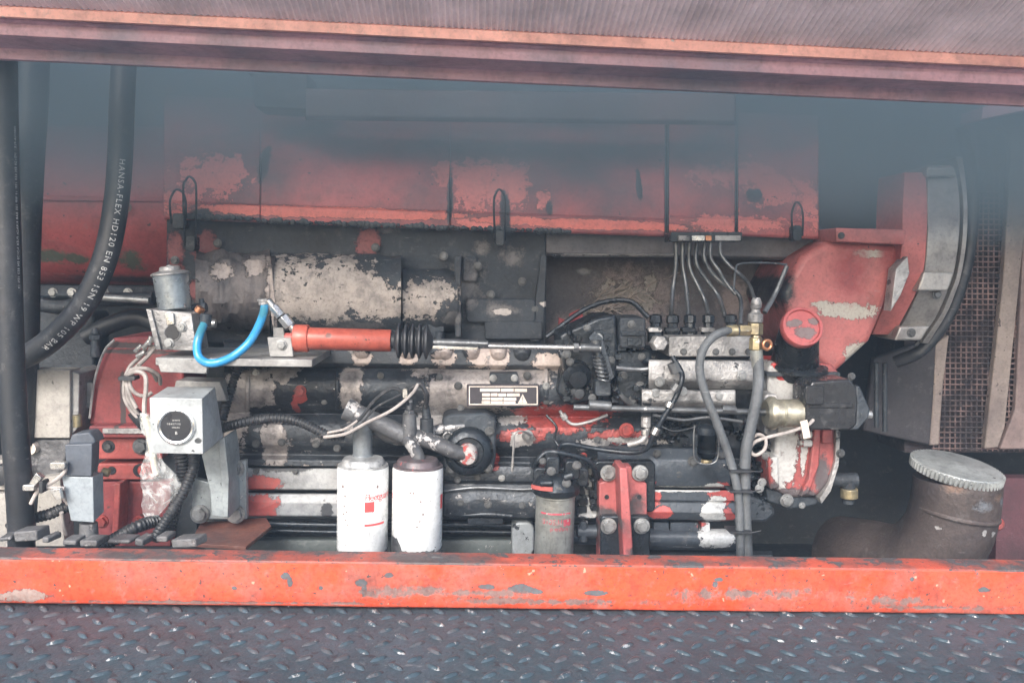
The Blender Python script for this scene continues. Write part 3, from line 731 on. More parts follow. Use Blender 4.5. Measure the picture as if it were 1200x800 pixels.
# oil cooler cover with round boss
b = MB()
b.prism([(518,490),(528,485),(570,484),(582,492),(581,535),(578,552),(566,556),(525,554),(519,548)], -.06, .03)
b.build('cooler_cover', M['cast'], eng, bevel=.006)
c = W(549,528,-.06); s_ = S(-.06)
b = MB(); b.lathe(c, (0,-1,0), [(30*s_,-.01),(29*s_,.012),(25*s_,.022),(19*s_,.026),(17*s_,.018),(11*s_,.018),(.5*s_,.02)], 36); b.build('round_boss', M['oily'], eng)
b = MB(); b.lathe(W(548,532,-.086), (0,-1,-.15), [(12*s_,-.01),(11.5*s_,.012),(9*s_,.02),(2*s_,.021)], 28)
b.build('boss_plug', paint('boss_plug_paint', (.50,.10,.09), .45, 0, [('flake', (.45,.43,.42), .50, 40)], seed=76), eng)
for x, y in ((525,512),(574,505),(528,550),(572,548)):
    bolt(eng, x, y, -.064, 4.2, 'boltd')
b = MB(); b.torus(W(525,512,-.07), (0,-1,0), 5.5*s_, 1.2*s_, 20, 6); b.build('washer', M['alu'], eng)
b = MB(); b.ptube([(600,552,-.03),(602,520,-.04),(603,508,-.045),(612,505,-.045),(622,510,-.03)], 1.4, 8); b.build('wire_loop', M['alu'], eng)

# injection pump
pump = thing('injection_pump', tuple(W(800,480,.0)), 'oily cast aluminium injection pump with seven steel fuel pipes rising from it', 'pump')
b = MB(); b.rect(784, 394, 893, 418, -.10, .05, .0); b.build('top_housing', M['alu'], pump, bevel=.003)
b = MB(); b.sweepx(760, 895, [(421,.05),(421.5,-.10),(430,-.108),(445,-.108),(455,-.085),(457,.05)], .004, 6, .001); b.build('housing', M['alu'], pump, bevel=.003)
b = MB(); b.sweepx(752, 862, [(455,.05),(456,-.105),(459,-.112),(470,-.112),(478,-.095),(480,.05)], .006, 4, .001); b.build('base_flange', M['alu'], pump, bevel=.003)
b = MB(); b.rect(752,450,880,500,.0,.05); b.build('pump_bracket', M['cast'], pump, bevel=.002)
for x in (801,820,839,858,877): bolt(pump, x, 412, -.102, 3, 'boltd')
for x, y in ((773,447),(869,440),(842,464),(768,461),(800,459)): bolt(pump, x, y, -.11, 4.5, 'boltz')
b = MB(); b.lathe(W(773,402,-.10), (0,-1,.1), [(10*S(-.1),-.03),(10*S(-.1),.006),(8.5*S(-.1),.010),(2*S(-.1),.011)], 6); b.build('plug', M['alu'], pump, bevel=.001)
for k, x in enumerate((768,788,808,830,856)):
    b = MB(); p = W(x, 396, -.04)
    b.lathe(p, (0,.1,1), [(9*S(0),-.01),(9*S(0),.016),(6*S(0),.02),(6*S(0),.034),(7.5*S(0),.036),(7.2*S(0),.052),(3*S(0),.056)], 8, rnd.random()); b.build('delivery_valve', M['oily'], pump)
    b = MB(); b.rrect(x-8,384,x+8,389,1.5,-.066,-.04); b.build('valve_clamp', M['alu' if k in (0,3) else 'oily'], pump, bevel=.001)
pipes = [[(792,282,.09),(792,310,.09),(788,345,.08),(786,385,.0)], [(800,282,.09),(800,310,.09),(804,335,.08),(807,370,.04),(808,385,.0)],
 [(808,282,.08),(808,312,.08),(818,335,.07),(827,355,.06),(832,380,.0)], [(817,282,.08),(816,308,.07),(828,328,.07),(842,347,.06),(850,372,.0)],
 [(826,282,.07),(826,305,.06),(840,326,.06),(860,340,.05),(868,352,.04),(868,380,.0)], [(833,282,.06),(833,302,.05),(842,316,.04),(850,330,.04),(862,345,.03)],
 [(844,282,.05),(845,298,.04),(856,312,.03),(868,322,.02),(878,334,-.02),(884,350,-.06)]]
for i, P in enumerate(pipes):
    b = MB(); b.ptube(P, 2.6 if i < 5 else 2.2, 10); b.build('fuel_pipe', M['steelpipe'], pump)
b = MB(); b.rrect(786,272,870,283,2,.04,.11); b.build('pipe_clamp', M['oily'], pump, bevel=.001)
for x0, x1, m in ((795,808,'alu'),(811,826,'bright'),(827,834,'copper'),(838,868,'alu')):
    b = MB(); b.rrect(x0,276,x1,282,1,.034,.05); b.build('clamp_strip', M[m], pump, bevel=.0006)
b = MB(); b.ptube([(860,340,.0),(862,317,.02),(868,309,.03),(900,308,.05),(922,310,.06)], 1.3, 8); b.build('thin_pipe', M['steelpipe'], pump)
b = MB(); b.ptube([(922,312,.05),(908,345,.04),(896,366,.02)], 3, 8, 3); b.build('strut', M['steelpipe'], pump)

# governor, a dark cluster left of the pump
gov = thing('governor', tuple(W(705,480,.0)), 'black oily governor housing with control levers between rod end and pump', 'governor')
b = MB(); b.prism([(655,392),(700,372),(722,368),(724,395),(724,440),(700,470),(668,476),(652,460),(660,430)], -.05, .1); b.build('housing', M['oily'], gov, bevel=.008, seg=3)
b = MB(); b.rrect(726,372,757,408,4,-.07,.05); b.build('top_box', M['cast'], gov, bevel=.004)
b = MB(); b.rrect(722,410,764,476,6,-.04,.08); b.build('end_housing', M['oily'], gov, bevel=.006)
b = MB(); b.rrect(728,388,756,393,1.5,-.078,-.07); b.rrect(735,396,752,405,2,-.076,-.07); b.build('cover_ridges', M['oily'], gov, bevel=.001)
b = MB(); b.lathe(W(676,440,-.06), (0,-1,-.2), [(17*S(0),-.02),(16*S(0),.012),(12*S(0),.018),(10*S(0),.03),(3*S(0),.031)], 20); b.build('vacuum_cap', M['oily'], gov)
b = MB(); b.lathe(W(676,459,-.06), (.2,-1,-.1), [(9*S(0),-.02),(8*S(0),.014),(6*S(0),.02),(3*S(0),.021)], 8); b.build('banjo', M['steelpipe'], gov)
b = MB(); b.pcyl(698,398,698,412,-.12,6,14); b.pcyl(699,410,706,440,-.12,4.5,12); b.build('lever', M['steelpipe'], gov, bevel=.0008)
b = MB()
P = []
for k in range(90):
    t = k/89; a = t*2*math.pi*7; c0 = W(700,414,-.12).lerp(W(708,446,-.12), t)
    P.append(c0+Vector((math.cos(a), math.sin(a), 0))*6.5*S(-.12))
b.tube(P, 1.3*S(-.12), 6); b.build('spring', M['steelpipe'], gov)
b = MB(); b.rrect(698,446,716,464,3,-.1,-.04); b.build('spring_seat', M['cast'], gov, bevel=.002)
b = MB(); b.prism([(690,396),(697,388),(706,396),(720,442),(714,446),(704,420)], -.115, -.105); b.build('lever_plate', M['cast'], gov, bevel=.001)
for x, y, r in ((700,397,5),(716,422,3.5),(740,380,3.5),(730,440,4),(750,452,4),(742,468,4),(664,415,4),(668,424,3.5),(694,466,3.5),(752,418,3.4),(688,384,3.2)):
    bolt(gov, x, y, -.085 if x < 724 else -.072 if y < 410 else -.045, r, 'boltd' if r < 5 else 'boltz')
b = MB(); b.ptube([(722,431,-.08),(750,433,-.08),(768,431,-.09)], 3, 8); b.build('control_link', M['steelpipe'], gov); b = MB(); b.ptube([(655,408,-.06),(660,420,-.07),(664,445,-.05)], 2, 8); b.build('control_link', M['steelpipe'], gov); b = MB(); b.ptube([(720,455,-.06),(735,470,-.05),(752,478,-.03)], 3.5, 8); b.build('control_link', M['steelpipe'], gov)
b = MB()
for k in range(60):
    x = rnd.uniform(652,762); y = rnd.uniform(385,474); r = rnd.uniform(1.6,4.2)
    Y = -.052 if x < 722 else -.045
    if rnd.random() < .5: b.rrect(x-r*1.3,y-r,x+r*1.3,y+r,1,Y-rnd.uniform(.004,.02),Y+.03,2)
    else: b.lathe(W(x,y,Y), (rnd.uniform(-.3,.3),-1,rnd.uniform(-.3,.3)), [(r*S(Y),-.02),(r*S(Y),rnd.uniform(.004,.02)),(r*.6*S(Y),.022)], 8)
b.build('small_castings', M['oily'], gov, bevel=.0006, kind='stuff')

# shaft running to the right into the stop solenoid
sh = MB(); sh.pcyl(672,477,905,483,-.13,3.6,12); sh.pcyl(846,479,862,480,-.13,5.2,8); sh.pcyl(690,474,716,476,-.13,6,10)
tag(sh.build('control_shaft', M['steelpipe'], None, bevel=.0008), 'thin dark steel control shaft crossing below the injection pump', 'shaft')

# thin pipes at the centre
def pipe(name, pts, r, mat, label, cat='pipe', group=None, fer=()):
    t = thing(name, tuple(W(*pts[0])), label, cat, group)
    b = MB(); b.ptube(pts, r, 10); b.build('pipe', M[mat], t)
    for (x0,y0,x1,y1,Y,rr,mm) in fer:
        b = MB(); b.pcyl(x0,y0,x1,y1,Y,rr,8); b.build('ferrule', M[mm], t, bevel=.0006)
    return t
pipe('fuel_line', [(788,418,-.12),(798,435,-.13),(799,445,-.14),(792,465,-.14),(777,490,-.14),(765,512,-.13),(758,525,-.12),(740,530,-.1),(700,526,-.08),(664,520,-.08),(655,527,-.07),(652,545,-.07)], 3.2, 'oily', 'dark fuel line curling from injection pump down to the silver filter', fer=[(788,425,793,436,-.125,7,'boltd'),(786,471,783,477,-.145,4.8,'bright'),(770,501,766,509,-.137,5,'bright'),(794,450,789,458,-.145,5.5,'boltd')])
pipe('drain_line', [(656,481,-.08),(662,490,-.08),(672,497,-.08),(690,494,-.08),(712,486,-.08)], 2, 'alu', 'short pale bent pipe over the red patch of the block', fer=[(659,485,663,491,-.085,4,'alu')])
pipe('return_line', [(757,488,-.1),(758,505,-.1),(752,516,-.1),(736,521,-.09)], 3.5, 'alu', 'short pale elbow pipe below the control shaft', fer=[(757,488,757,500,-.1,6,'alu'),(756,503,756,509,-.1,5,'bright')])

# name plate
plate = thing('warning_plate', tuple(W(589,476,-.03)), 'small black plate with white border, text lines and warning triangle on the block', 'plate')
YP = -.035
b = MB(); b.rrect(547,450,632,476,1.5,YP,YP+.004); b.build('plate', M['plateb'], plate, bevel=.0006)
def flat(rects, Y, name, mat, parent, th=.0005):
    b = MB()
    for x0,y0,x1,y1 in rects: b.rect(x0,y0,x1,y1,Y-th,Y)
    return b.build(name, M[mat], parent, smooth=False)
flat([(549.5,452.3,630,453.4),(549.5,473,630,474.2),(549.5,453.4,550.6,473),(629,453.4,630,473)], YP, 'border', 'platew', plate)
flat([(562.5,455,586,458.6),(587,455.2,602,458.8),(603,455.4,617.5,459),(565,460.6,574,464),(575,460.6,583,464),(584,460.8,593,464.2),(594,460.8,609,464.2),(565,465.6,574.5,468.6),(575.3,465.6,589,468.8),(590,465.8,605,469),(564.5,469.6,574.5,472.4),(575.3,469.8,589,472.6),(590,469.8,604,472.6)], YP, 'text_lines', 'platew', plate)
b = MB(); b.prism([(612.5,461.5),(618,472.4),(607,472.4)], YP-.0005, YP); b.build('triangle', M['platew'], plate, smooth=False)
b = MB(); b.prism([(612.2,465),(612.9,465),(612.8,469.4),(612.3,469.4)], YP-.0009, YP-.0005); b.prism([(612.2,470.2),(612.9,470.2),(612.9,471),(612.2,471)], YP-.0009, YP-.0005); b.build('exclamation_mark', M['plateb'], plate, smooth=False)
b = MB(); b.rrect(574,437,607,450,2,-.03,.0); b.build('clip', M['cast'], plate, bevel=.001)
for x in (578,603): bolt(plate, x, 443, -.032, 3.2, 'boltz')
# bell housing on the right end
bh = thing('bell_housing', tuple(W(1000,440,.2)), 'red cast bell housing with silver flanged ring at the right end of the engine', 'housing')
b = MB(); b.prism([(915,345),(940,300),(968,283),(1055,286),(1052,320),(1030,378),(1020,400),(985,432),(975,440),(955,420),(930,400),(925,372)], .10, .4)
b.build('cone', M['redhouse'], bh, bevel=.018, seg=4)
b = MB(); b.prism([(980,267),(1062,269),(1060,287),(980,283)], .06, .4); b.build('top_rib', M['redhouse'], bh, bevel=.003)
bolt(bh, 986, 276, .058, 3, 'boltd')
def ribbon(rows, th, name, mat, parent, bevel=.002, n=5, push=.13):
    """rows of (py, x_left, x_right): a band bent round the housing, nearest at mid height"""
    P = catmull([(y, a, c_) for y, a, c_ in rows], n)
    b = MB(); Yf = lambda y: .07+push*((y-285)/115.0)**2
    for q in P:
        y, xl, xr_ = q; Y = Yf(y)
        a, c_ = W(xl, y, Y), W(xr_, y, Y)
        b.v += [a, c_, c_+Vector((0,th,0)), a+Vector((0,th,0))]
    for k in range(len(P)-1):
        for j_ in range(4):
            p, q = k*4+j_, k*4+(j_+1) % 4; b.f.append([p, q, q+4, p+4])
    b.f += [[3,2,1,0], [len(b.v)-4, len(b.v)-3, len(b.v)-2, len(b.v)-1]]
    return b.build(name, mat, parent, bevel=bevel, angle=30)
ribbon([(202,1060,1085),(240,1058,1087),(285,1057,1086),(320,1052,1082),(345,1042,1073),(370,1031,1060),(392,1022,1048)], .14, 'flange', M['redhouse'], bh)
ribbon([(194,1088,1116),(205,1087,1121),(240,1087,1125),(280,1087,1124),(320,1083,1118),(345,1075,1109),(370,1063,1098),(398,1048,1080)], .12, 'ring', M['ring'], bh)
ribbon([(184,1120,1128),(205,1125,1131),(240,1129,1134),(280,1128,1133),(320,1122,1127),(345,1113,1119),(370,1102,1108),(402,1080,1088)], .14, 'ring_edge', M['ring'], bh, .001)
def lug(pts, Y, nm='ring_lug'):
    b = MB(); b.prism(pts, Y, Y+.1); b.build(nm, M['ring'], bh, bevel=.005, seg=3)
lug([(1086,196),(1119,196),(1122,207),(1086,207)], .115); lug([(1083,318),(1119,319),(1111,341),(1075,341)], .072); lug([(1055,382),(1090,382),(1080,399),(1048,399)], .14)
b = MB(); b.prism([(1050,315),(1064,300),(1066,320),(1056,345),(1044,365)], .05, .09); b.build('worn_edge', M['alu'], bh, bevel=.002)
for x, y in ((1098,345),(1068,390)): bolt(bh, x, y, .095, 4, 'boltd')
# rubber seal ring behind it
fs = thing('fan_seal', tuple(W(1100,430,.3)), 'dark curved rubber seal ring around the bell housing', 'seal')
b = MB(); b.ptube([(1126,150,.34),(1137,200,.32),(1139,260,.3),(1130,320,.28),(1110,372,.26),(1080,410,.26),(1050,424,.3)], lambda t: 7.5, 14, 6); b.build('seal', M['rubber'], fs)
b = MB(); b.ptube([(1126,190,.26),(1130,240,.25),(1128,290,.24),(1116,335,.23),(1095,380,.22),(1072,405,.22)], 3, 8); b.build('seal_lip', M['rubber'], fs)

# radiator
rad = thing('radiator', tuple(W(1150,530,.6)), 'sooty radiator behind dense wire mesh at the far right', 'radiator')
b = MB(); b.rect(1060,120,1320,530,.62,.8); b.build('core', M['radcore'], rad)
b = MB()
for k in range(17):
    x = 1096+k*6.3; b.pcyl(x,150,x-2,528,.60,.95,5)
for k in range(61):
    y = 150+k*6.25; b.pcyl(1092,y,1198,y+1,.596,.95,5)
b.build('wire_mesh', M['rad'], rad, kind='stuff')
b = MB(); b.prism([(1186,150),(1205,150),(1202,260),(1178,500),(1170,524),(1154,526),(1176,330)], .575, .60); b.build('frame_strip', M['radframe'], rad, bevel=.004)
b = MB(); b.prism([(1206,150),(1330,150),(1330,526),(1172,526),(1190,480)], .58, .60); b.build('side_plate', paint('side_plate_paint', (.27,.20,.19), .6, 0, [('soot', (.17,.12,.12), .4, 4)], seed=77), rad, bevel=.004)
b = MB(); b.prism([(1096,402),(1113,392),(1106,450),(1101,522),(1089,522),(1094,465)], .575, .60); b.build('duct_edge', M['radframe'], rad, bevel=.006)
b = MB(); b.prism([(1024,420),(1098,395),(1094,470),(1090,522),(1012,505)], .575, .60); b.build('shroud', paint('shroud_paint', (.05,.045,.05), .7, 0, [], seed=78), rad, bevel=.006)
b = MB(); b.pcyl(1027,425,1027,500,.35,3,10); b.pcyl(1037,425,1037,505,.36,3,10)
tag(b.build('coolant_pipes', M['cast'], None), 'pair of thin vertical pipes below the bell housing', 'pipes')

# exhaust elbow with galvanised cap
ex = thing('exhaust_elbow', tuple(W(1110,680,.1)), 'sooty exhaust elbow closed by a ribbed galvanised cap', 'exhaust')
def rx(t): return 52-6*max(0, 1-abs(t-.15)*6)
P = [(1121.5,560,.10),(1121,572,.10),(1118,596,.11),(1108,626,.13),(1085,652,.17),(1052,662,.24),(1020,656,.32),(985,650,.42)]
b = MB(); b.ptube(P, lambda t: 47+5*t, 30); b.build('elbow', M['exh'], ex)
b = MB(); ax = Vector((.10,-.04,1)).normalized(); c = W(1120,598,.10); b.lathe(c, ax, [(48.5*S(.1),-.006),(50*S(.1),-.002),(50*S(.1),.002),(48.5*S(.1),.006)], 36); b.build('weld_band', M['exh'], ex)
c = W(1121,548,.10); k = S(.1); ax = Vector((-.13,-.05,1)).normalized(); ax = Vector((.09,-.16,1)).normalized()
b = MB(); b.lathe(c, ax, [(46*k,-.02),(49*k,-.016),(51*k,-.008),(51.5*k,.004),(50*k,.008),(47*k,.0075),(44*k,.010),(12*k,.012),(10*k,.014),(.5*k,.014)], 60)
u_, v_ = b.frame(ax)
cap = b.build('cap', M['cap'], ex)
b = MB()
for q in range(60):
    t = 2*math.pi*q/60; r_ = u_*math.cos(t)+v_*math.sin(t)
    b.cyl(c+r_*51*k-ax*.014, c+r_*51.5*k+ax*.006, 1.9*k, 7)
b.build('cap_ribs', M['cap'], cap, kind='stuff')
b = MB(); b.lathe(W(1168,613,.35), (0,-1,0), [(.018,-.02),(.018,.01),(.012,.016)], 16); tag(b.build('red_glow_disc', M['red'], None), 'small red glow shaped as a disc, half hidden behind the exhaust elbow', 'drum')  # unidentified red glow, given solid form as a small red disc
b = MB(); b.prism([(1170,560),(1330,560),(1330,700),(1165,700)], .5, .55); tag(b.build('side_panel', paint('murky_red_paint', (.10,.04,.05), .6, 0, [('soot', (.04,.025,.03), .4, 5)], seed=79), None), 'dark red panel at the lower right, behind the exhaust elbow', 'panel')

# rows of small bolts, plugs and thin lines that crowd the block
for x, y, Y, r, m in [(300+46*i, 552+.3*i, .004, 2.6, 'boltd') for i in range(2)]+[(536,562,-.034,3,'boltd'),(560,559,-.034,3,'boltd'),(588,560,-.034,3,'boltz'),(540,589,-.039,3,'boltd'),(572,591,-.039,3.4,'boltd'),(612,592,-.039,3,'boltd'),(650,532,-.02,3,'boltd'),(684,534,-.02,3,'boltr'),(770,531,-.048,3.4,'boltd'),(812,540,-.052,4.6,'boltd'),(846,533,-.048,3.2,'boltd'),(300,437,.0,3,'boltz'),(446,440,-.006,3,'boltd'),(468,470,.002,3.2,'boltd'),(515,442,-.005,3,'boltd'),(640,452,-.018,3.2,'boltz'),(640,470,-.004,3,'boltd'),(380,470,.0,3,'boltd'),(395,525,.0,3.2,'boltd'),(300,520,.006,3.4,'boltd'),(330,518,.006,3.4,'boltd'),(370,520,.006,3.4,'boltd')]:
    bolt(eng, x, y, Y, r, m)
for P, r, m in (([(765,486,-.06),(800,492,-.06),(830,489,-.06),(870,494,-.06)],2.2,'steelpipe'),([(770,497,-.04),(790,505,-.05),(815,500,-.05),(822,497,-.06)],1.8,'oily'),([(640,486,-.02),(652,500,-.03),(650,515,-.03),(660,528,-.04)],1.6,'oily'),([(880,530,-.05),(868,545,-.04),(860,560,-.04)],3,'steelpipe'),([(520,575,-.036),(560,571,-.038),(610,573,-.036),(640,571,-.036)],1.6,'steelpipe'),([(525,604,-.02),(570,602,-.03),(600,604,-.03)],2.4,'oily'),([(640,395,.1),(690,360,.12),(735,352,.12),(760,372,.1)],3,'oily'),([(880,425,-.02),(892,440,-.03),(896,465,-.03),(890,500,-.03)],3.2,'steelpipe')):
    b = MB(); b.ptube(P, r, 8); b.build('thin_line', M[m], eng)
b = MB()
for k in range(130):
    x = rnd.uniform(766,900); y = rnd.uniform(482,520)
    if 812 < x < 845: continue
    r = rnd.uniform(1.4,4); Y = .0
    if rnd.random() < .5: b.rrect(x-r*1.6,y-r,x+r*1.6,y+r,1,Y-rnd.uniform(.01,.03),Y+.03,2)
    else: b.lathe(W(x,y,Y), (rnd.uniform(-.3,.3),-1,rnd.uniform(-.3,.3)), [(r*S(Y),-.02),(r*S(Y),rnd.uniform(.006,.03)),(r*.6*S(Y),.032)], 8)
for k in range(60):
    x = rnd.uniform(875,900); y = rnd.uniform(500,600); r = rnd.uniform(1.5,4)
    b.lathe(W(x,y,.0), (rnd.uniform(-.4,.4),-1,rnd.uniform(-.4,.4)), [(r*S(0),-.02),(r*S(0),rnd.uniform(.006,.03)),(r*.6*S(0),.032)], 8)
for k in range(60):
    x = rnd.uniform(640,700); y = rnd.uniform(540,600); r = rnd.uniform(1.5,4)
    b.rrect(x-r*1.3,y-r,x+r*1.3,y+r,1,-.06-rnd.uniform(0,.02),-.02,2)
b.build('small_castings', M['oily'], eng, bevel=.0006, kind='stuff')
# ------------------------------------------------------------------ gear pump (right, red and white)
gp = thing('gear_pump', tuple(W(935,590,-.02)), 'red and white flaking gear pump casting under the red filler cap', 'pump')
b = MB(); b.prism([(900,432),(905,424),(975,426),(983,436),(983,455),(960,500),(900,500)], -.04, .12); b.build('upper_housing', M['pump_red'], gp, bevel=.006, seg=3)
b = MB(); b.rrect(899,436,985,441,1.5,-.052,.0); b.build('gasket_flange', M['cast'], gp, bevel=.001)
b = MB(); b.prism([(912,496),(978,496),(980,540),(972,566),(958,582),(925,584),(904,572),(900,540),(908,534)], -.045, .12); b.build('lower_housing', M['pump_red'], gp, bevel=.012, seg=4)
b = MB(); b.prism([(900,538),(912,534),(914,572),(903,574)], -.07, .02); b.build('boss', M['pump_red'], gp, bevel=.005)
for y0_,y1_ in ((505,514),(516,524)):
    b = MB(); b.rrect(939,y0_,954,y1_,3,-.066,-.03); b.build('boss', M['pump_red'], gp, bevel=.005)
b = MB(); b.prism([(955,500),(962,500),(960,545),(948,578),(938,582),(948,560)], -.062, .0); b.prism([(964,504),(976,504),(975,520),(964,520)], -.058, .0); b.build('rib', M['pump_red'], gp, bevel=.003)
b = MB(); b.prism([(980,502),(985,506),(983,545),(974,575),(963,590),(961,584),(972,566),(979,540)], -.055, .06); b.build('gasket_edge', M['alu'], gp, bevel=.001)
b = MB(); b.prism([(898,572),(960,585),(958,592),(925,598),(900,588)], -.035, .1); b.build('foot', M['cast'], gp, bevel=.006)
for x, y, r, m in ((922,586,6,'boltz'),(940,592,3,'boltz'),(985,531,4,'boltd'),(897,534,3.4,'boltz'),(893,565,4,'boltz'),(890,572,4,'boltz'),(946,508,3,'boltr'),(998,441,3.5,'boltd')):
    bolt(gp, x, y, -.055, r, m)
b = MB(); b.pcyl(955,562,1004,562,.0,9,14); b.pcyl(994,560,994,590,.0,9.5,14,7); b.build('outlet_elbow', M['cast'], gp, bevel=.002)
b = MB(); b.pcyl(995,572,995,583,-.005,10.5,14); b.build('outlet_ring', M['brass'], gp, bevel=.002)

# oil filler with red cap
of = thing('oil_filler', tuple(W(940,430,-.02)), 'round worn red filler cap on a short black neck', 'filler cap')
cax = Vector((0,-1,.42)).normalized()
c = W(940,383,-.12); k = S(-.12)
b = MB(); b.lathe(c, cax, [(15*k,-.03),(24*k,-.018),(25*k,-.012),(25*k,.002),(24*k,.006),(21*k,.006),(20*k,.001),(.5*k,.0015)], 44); b.build('cap', M['capred'], of)
b = MB(); nb = W(937,424,-.04); b.cyl(c-cax*.02, nb-Vector((0,-.03,.01)), 23*k, 28, 30*k); b.build('neck', M['oily'], of)
b = MB(); b.lathe(W(937,430,-.03), (0,-.25,1), [(32*k,-.004),(34*k,0),(34*k,.005),(31*k,.008),(29*k,.009)], 36); b.build('neck_flange', M['oily'], of)

# stop solenoid
so = thing('stop_solenoid', tuple(W(960,505,-.12)), 'black boxed solenoid with brassy steel cylinder and pale cable in front of gear pump', 'solenoid')
Y = -.13
b = MB(); b.lathe(W(905,484,Y), W(950,484,Y)-W(905,484,Y), [(15*S(Y),-.016),(19*S(Y),-.010),(20*S(Y),-.006),(20*S(Y),.004),(17*S(Y),.006),(17*S(Y),.018),(16*S(Y),.020),(16*S(Y),.022),(17*S(Y),.024),(17*S(Y),.085)], 32); b.build('barrel', paint('barrel_steel', (.50,.47,.38), .34, .7, [('soot', (.16,.15,.12), .4, 22), ('streak', (.22,.2,.16), .2, 60)], bump=.15, seed=85), so)
b = MB(); b.prism([(945,457),(952,447),(996,444),(1003,452),(1006,470),(1004,498),(996,504),(950,504),(944,496)], Y-.035, Y+.05); b.build('housing', M['blackp'], so, bevel=.005, seg=3)
b = MB(); b.rrect(948,472,1000,478,2,Y-.038,Y); b.rrect(944,452,966,474,3,Y-.045,Y); b.build('housing_ridge', M['blackp'], so, bevel=.002)
b = MB(); b.prism([(1003,452),(1008,452),(1020,480),(1018,490),(1006,504),(990,504),(1004,496)], Y-.03, Y+.04); b.build('end_plate', M['cast'], so, bevel=.004)
b = MB(); b.pcyl(1008,485,1021,486,Y,5,8); b.build('end_nut', M['boltz'], so, bevel=.001)
b = MB(); b.ptube([(953,492,Y-.04),(946,498,Y-.05),(925,506,Y-.05),(900,512,Y-.06),(884,518,Y-.06),(879,528,Y-.06),(886,533,Y-.07),(896,526,Y-.07),(897,514,Y-.06),(888,509,Y-.06),(876,518,Y-.05),(872,530,Y-.04)], 2.2, 8); b.build('cable', M['wire'], so)
b = MB(); b.prism([(938,494),(946,492),(950,512),(942,514)], Y-.06, Y-.055); b.build('tag', M['platew'], so)
b = MB(); b.rrect(896,462,912,510,4,-.11,-.05); b.build('mount_ear', M['alu'], so, bevel=.003)
bolt(so, 905, 500, -.112, 3.5, 'boltz'); bolt(so, 903, 468, -.112, 3.2, 'boltz')

# brass fitting stack and two grey fuel hoses
ft = thing('fitting_stack', tuple(W(887,410,-.2)), 'upright stack of brassy hose fittings with a copper ring at its side', 'fitting')
Y = -.20; k = S(Y)
c = W(885,410,Y)
b = MB(); b.lathe(c, (0,0,1), [(6*k,0),(7.5*k,.001),(7.5*k,14*k),(6*k,15*k),(5.5*k,18*k)], 6, .3); b.build('lower_nut', M['brass'], ft, bevel=.0007)
b = MB(); b.lathe(W(885,392,Y), (0,0,1), [(8*k,0),(9*k,.001),(9*k,13*k),(8*k,14*k)], 6, .1); b.build('middle_nut', M['brass'], ft, bevel=.0007)
b = MB(); b.lathe(W(885,378,Y), (0,0,1), [(7.5*k,0),(9*k,1*k),(9*k,10*k),(6*k,12*k),(5*k,16*k),(6.5*k,18*k),(6.5*k,25*k),(4*k,30*k)], 12, .1); b.build('upper_nut', M['alu'], ft, bevel=.0007)
b = MB(); b.cyl(W(879,387,Y), W(866,387,Y), 7*k, 6); b.build('side_port', M['brass'], ft, bevel=.0007)
b = MB(); b.torus(W(899,404,Y-.01), (.2,-1,0), 5.3*k, 2.1*k, 24, 10); b.build('copper_ring', M['copper'], ft)
Ph = [(866,388,-.2),(850,388,-.21),(834,396,-.22),(823,412,-.22),(820,435,-.22),(828,465,-.22),(842,500,-.22),(856,540,-.22),(865,580,-.22),(867,620,-.22),(868,668,-.20)]
h1 = thing('fuel_hose', tuple(W(868,668,-.2)), 'grey rubber fuel hose arching left from brass fittings then down to the beam', 'hose', 'pair of grey fuel hoses tied together')
b = MB(); b.ptube(Ph, 5.2, 14); b.build('hose', M['greyhose'], h1)
b = MB(); b.pcyl(864,387,852,388,-.203,7,16); b.build('ferrule', M['brass'], h1, bevel=.0008)
h2 = thing('fuel_hose', tuple(W(876,668,-.2)), 'grey rubber fuel hose dropping straight from the brass stack to the beam', 'hose', 'pair of grey fuel hoses tied together')
b = MB(); b.ptube([(887,412,-.2),(889,440,-.205),(887,465,-.21),(880,500,-.21),(874,530,-.21),(873,570,-.21),(874,610,-.21),(877,668,-.20)], 6.6, 14); b.build('hose', M['greyhose'], h2)
b = MB(); b.pcyl(886,410,888,430,-.2,7.6,16,7.2); b.build('ferrule', M['silver'], h2, bevel=.0008)
for i, y in enumerate((551,575,623)):
    b = MB(); b.rrect(856,y,882,y+2.6,1,-.236,-.19); b.pcyl(880,y+1,892,y+rnd.uniform(-3,3),-.235,.9,6)
    tag(b.build('cable_tie', M['tie'], None, bevel=.0005), ('upper black cable tie around the two grey hoses, level with the bell of the pump', 'middle black cable tie around the two grey hoses', 'lowest black cable tie around the two grey hoses, near the orange beam')[i], 'cable tie', 'cable ties on the grey hoses')

# sediment bowl with wire bail
sb = thing('sediment_bowl', tuple(W(828,545,-.12)), 'small glass sediment bowl held by a wire bail beside the grey hoses', 'sediment bowl')
c = W(828,536,-.13); k = S(-.13)
b = MB(); b.lathe(c, (0,0,1), [(9*k,0),(11.5*k,3*k),(12*k,6*k),(12*k,30*k)], 24); b.build('glass_bowl', glass('smoky_glass', (.16,.19,.22), .12), sb)
b = MB(); b.lathe(W(828,508,-.13), (0,0,1), [(13*k,0),(13.5*k,2*k),(13*k,8*k),(8*k,11*k)], 20); b.build('bowl_head', M['oily'], sb)
b = MB(); b.ptube([(814,498,-.15),(813,515,-.15),(814,537,-.15),(822,543,-.15),(834,543,-.15),(841,536,-.15),(842,515,-.15),(836,498,-.15)], 1.0, 8); b.build('bail', M['steelpipe'], sb); b = MB(); b.ptube([(836,496,-.15),(848,520,-.14),(857,545,-.13)], 1.2, 8); b.build('stay_wire', M['brass'], sb)
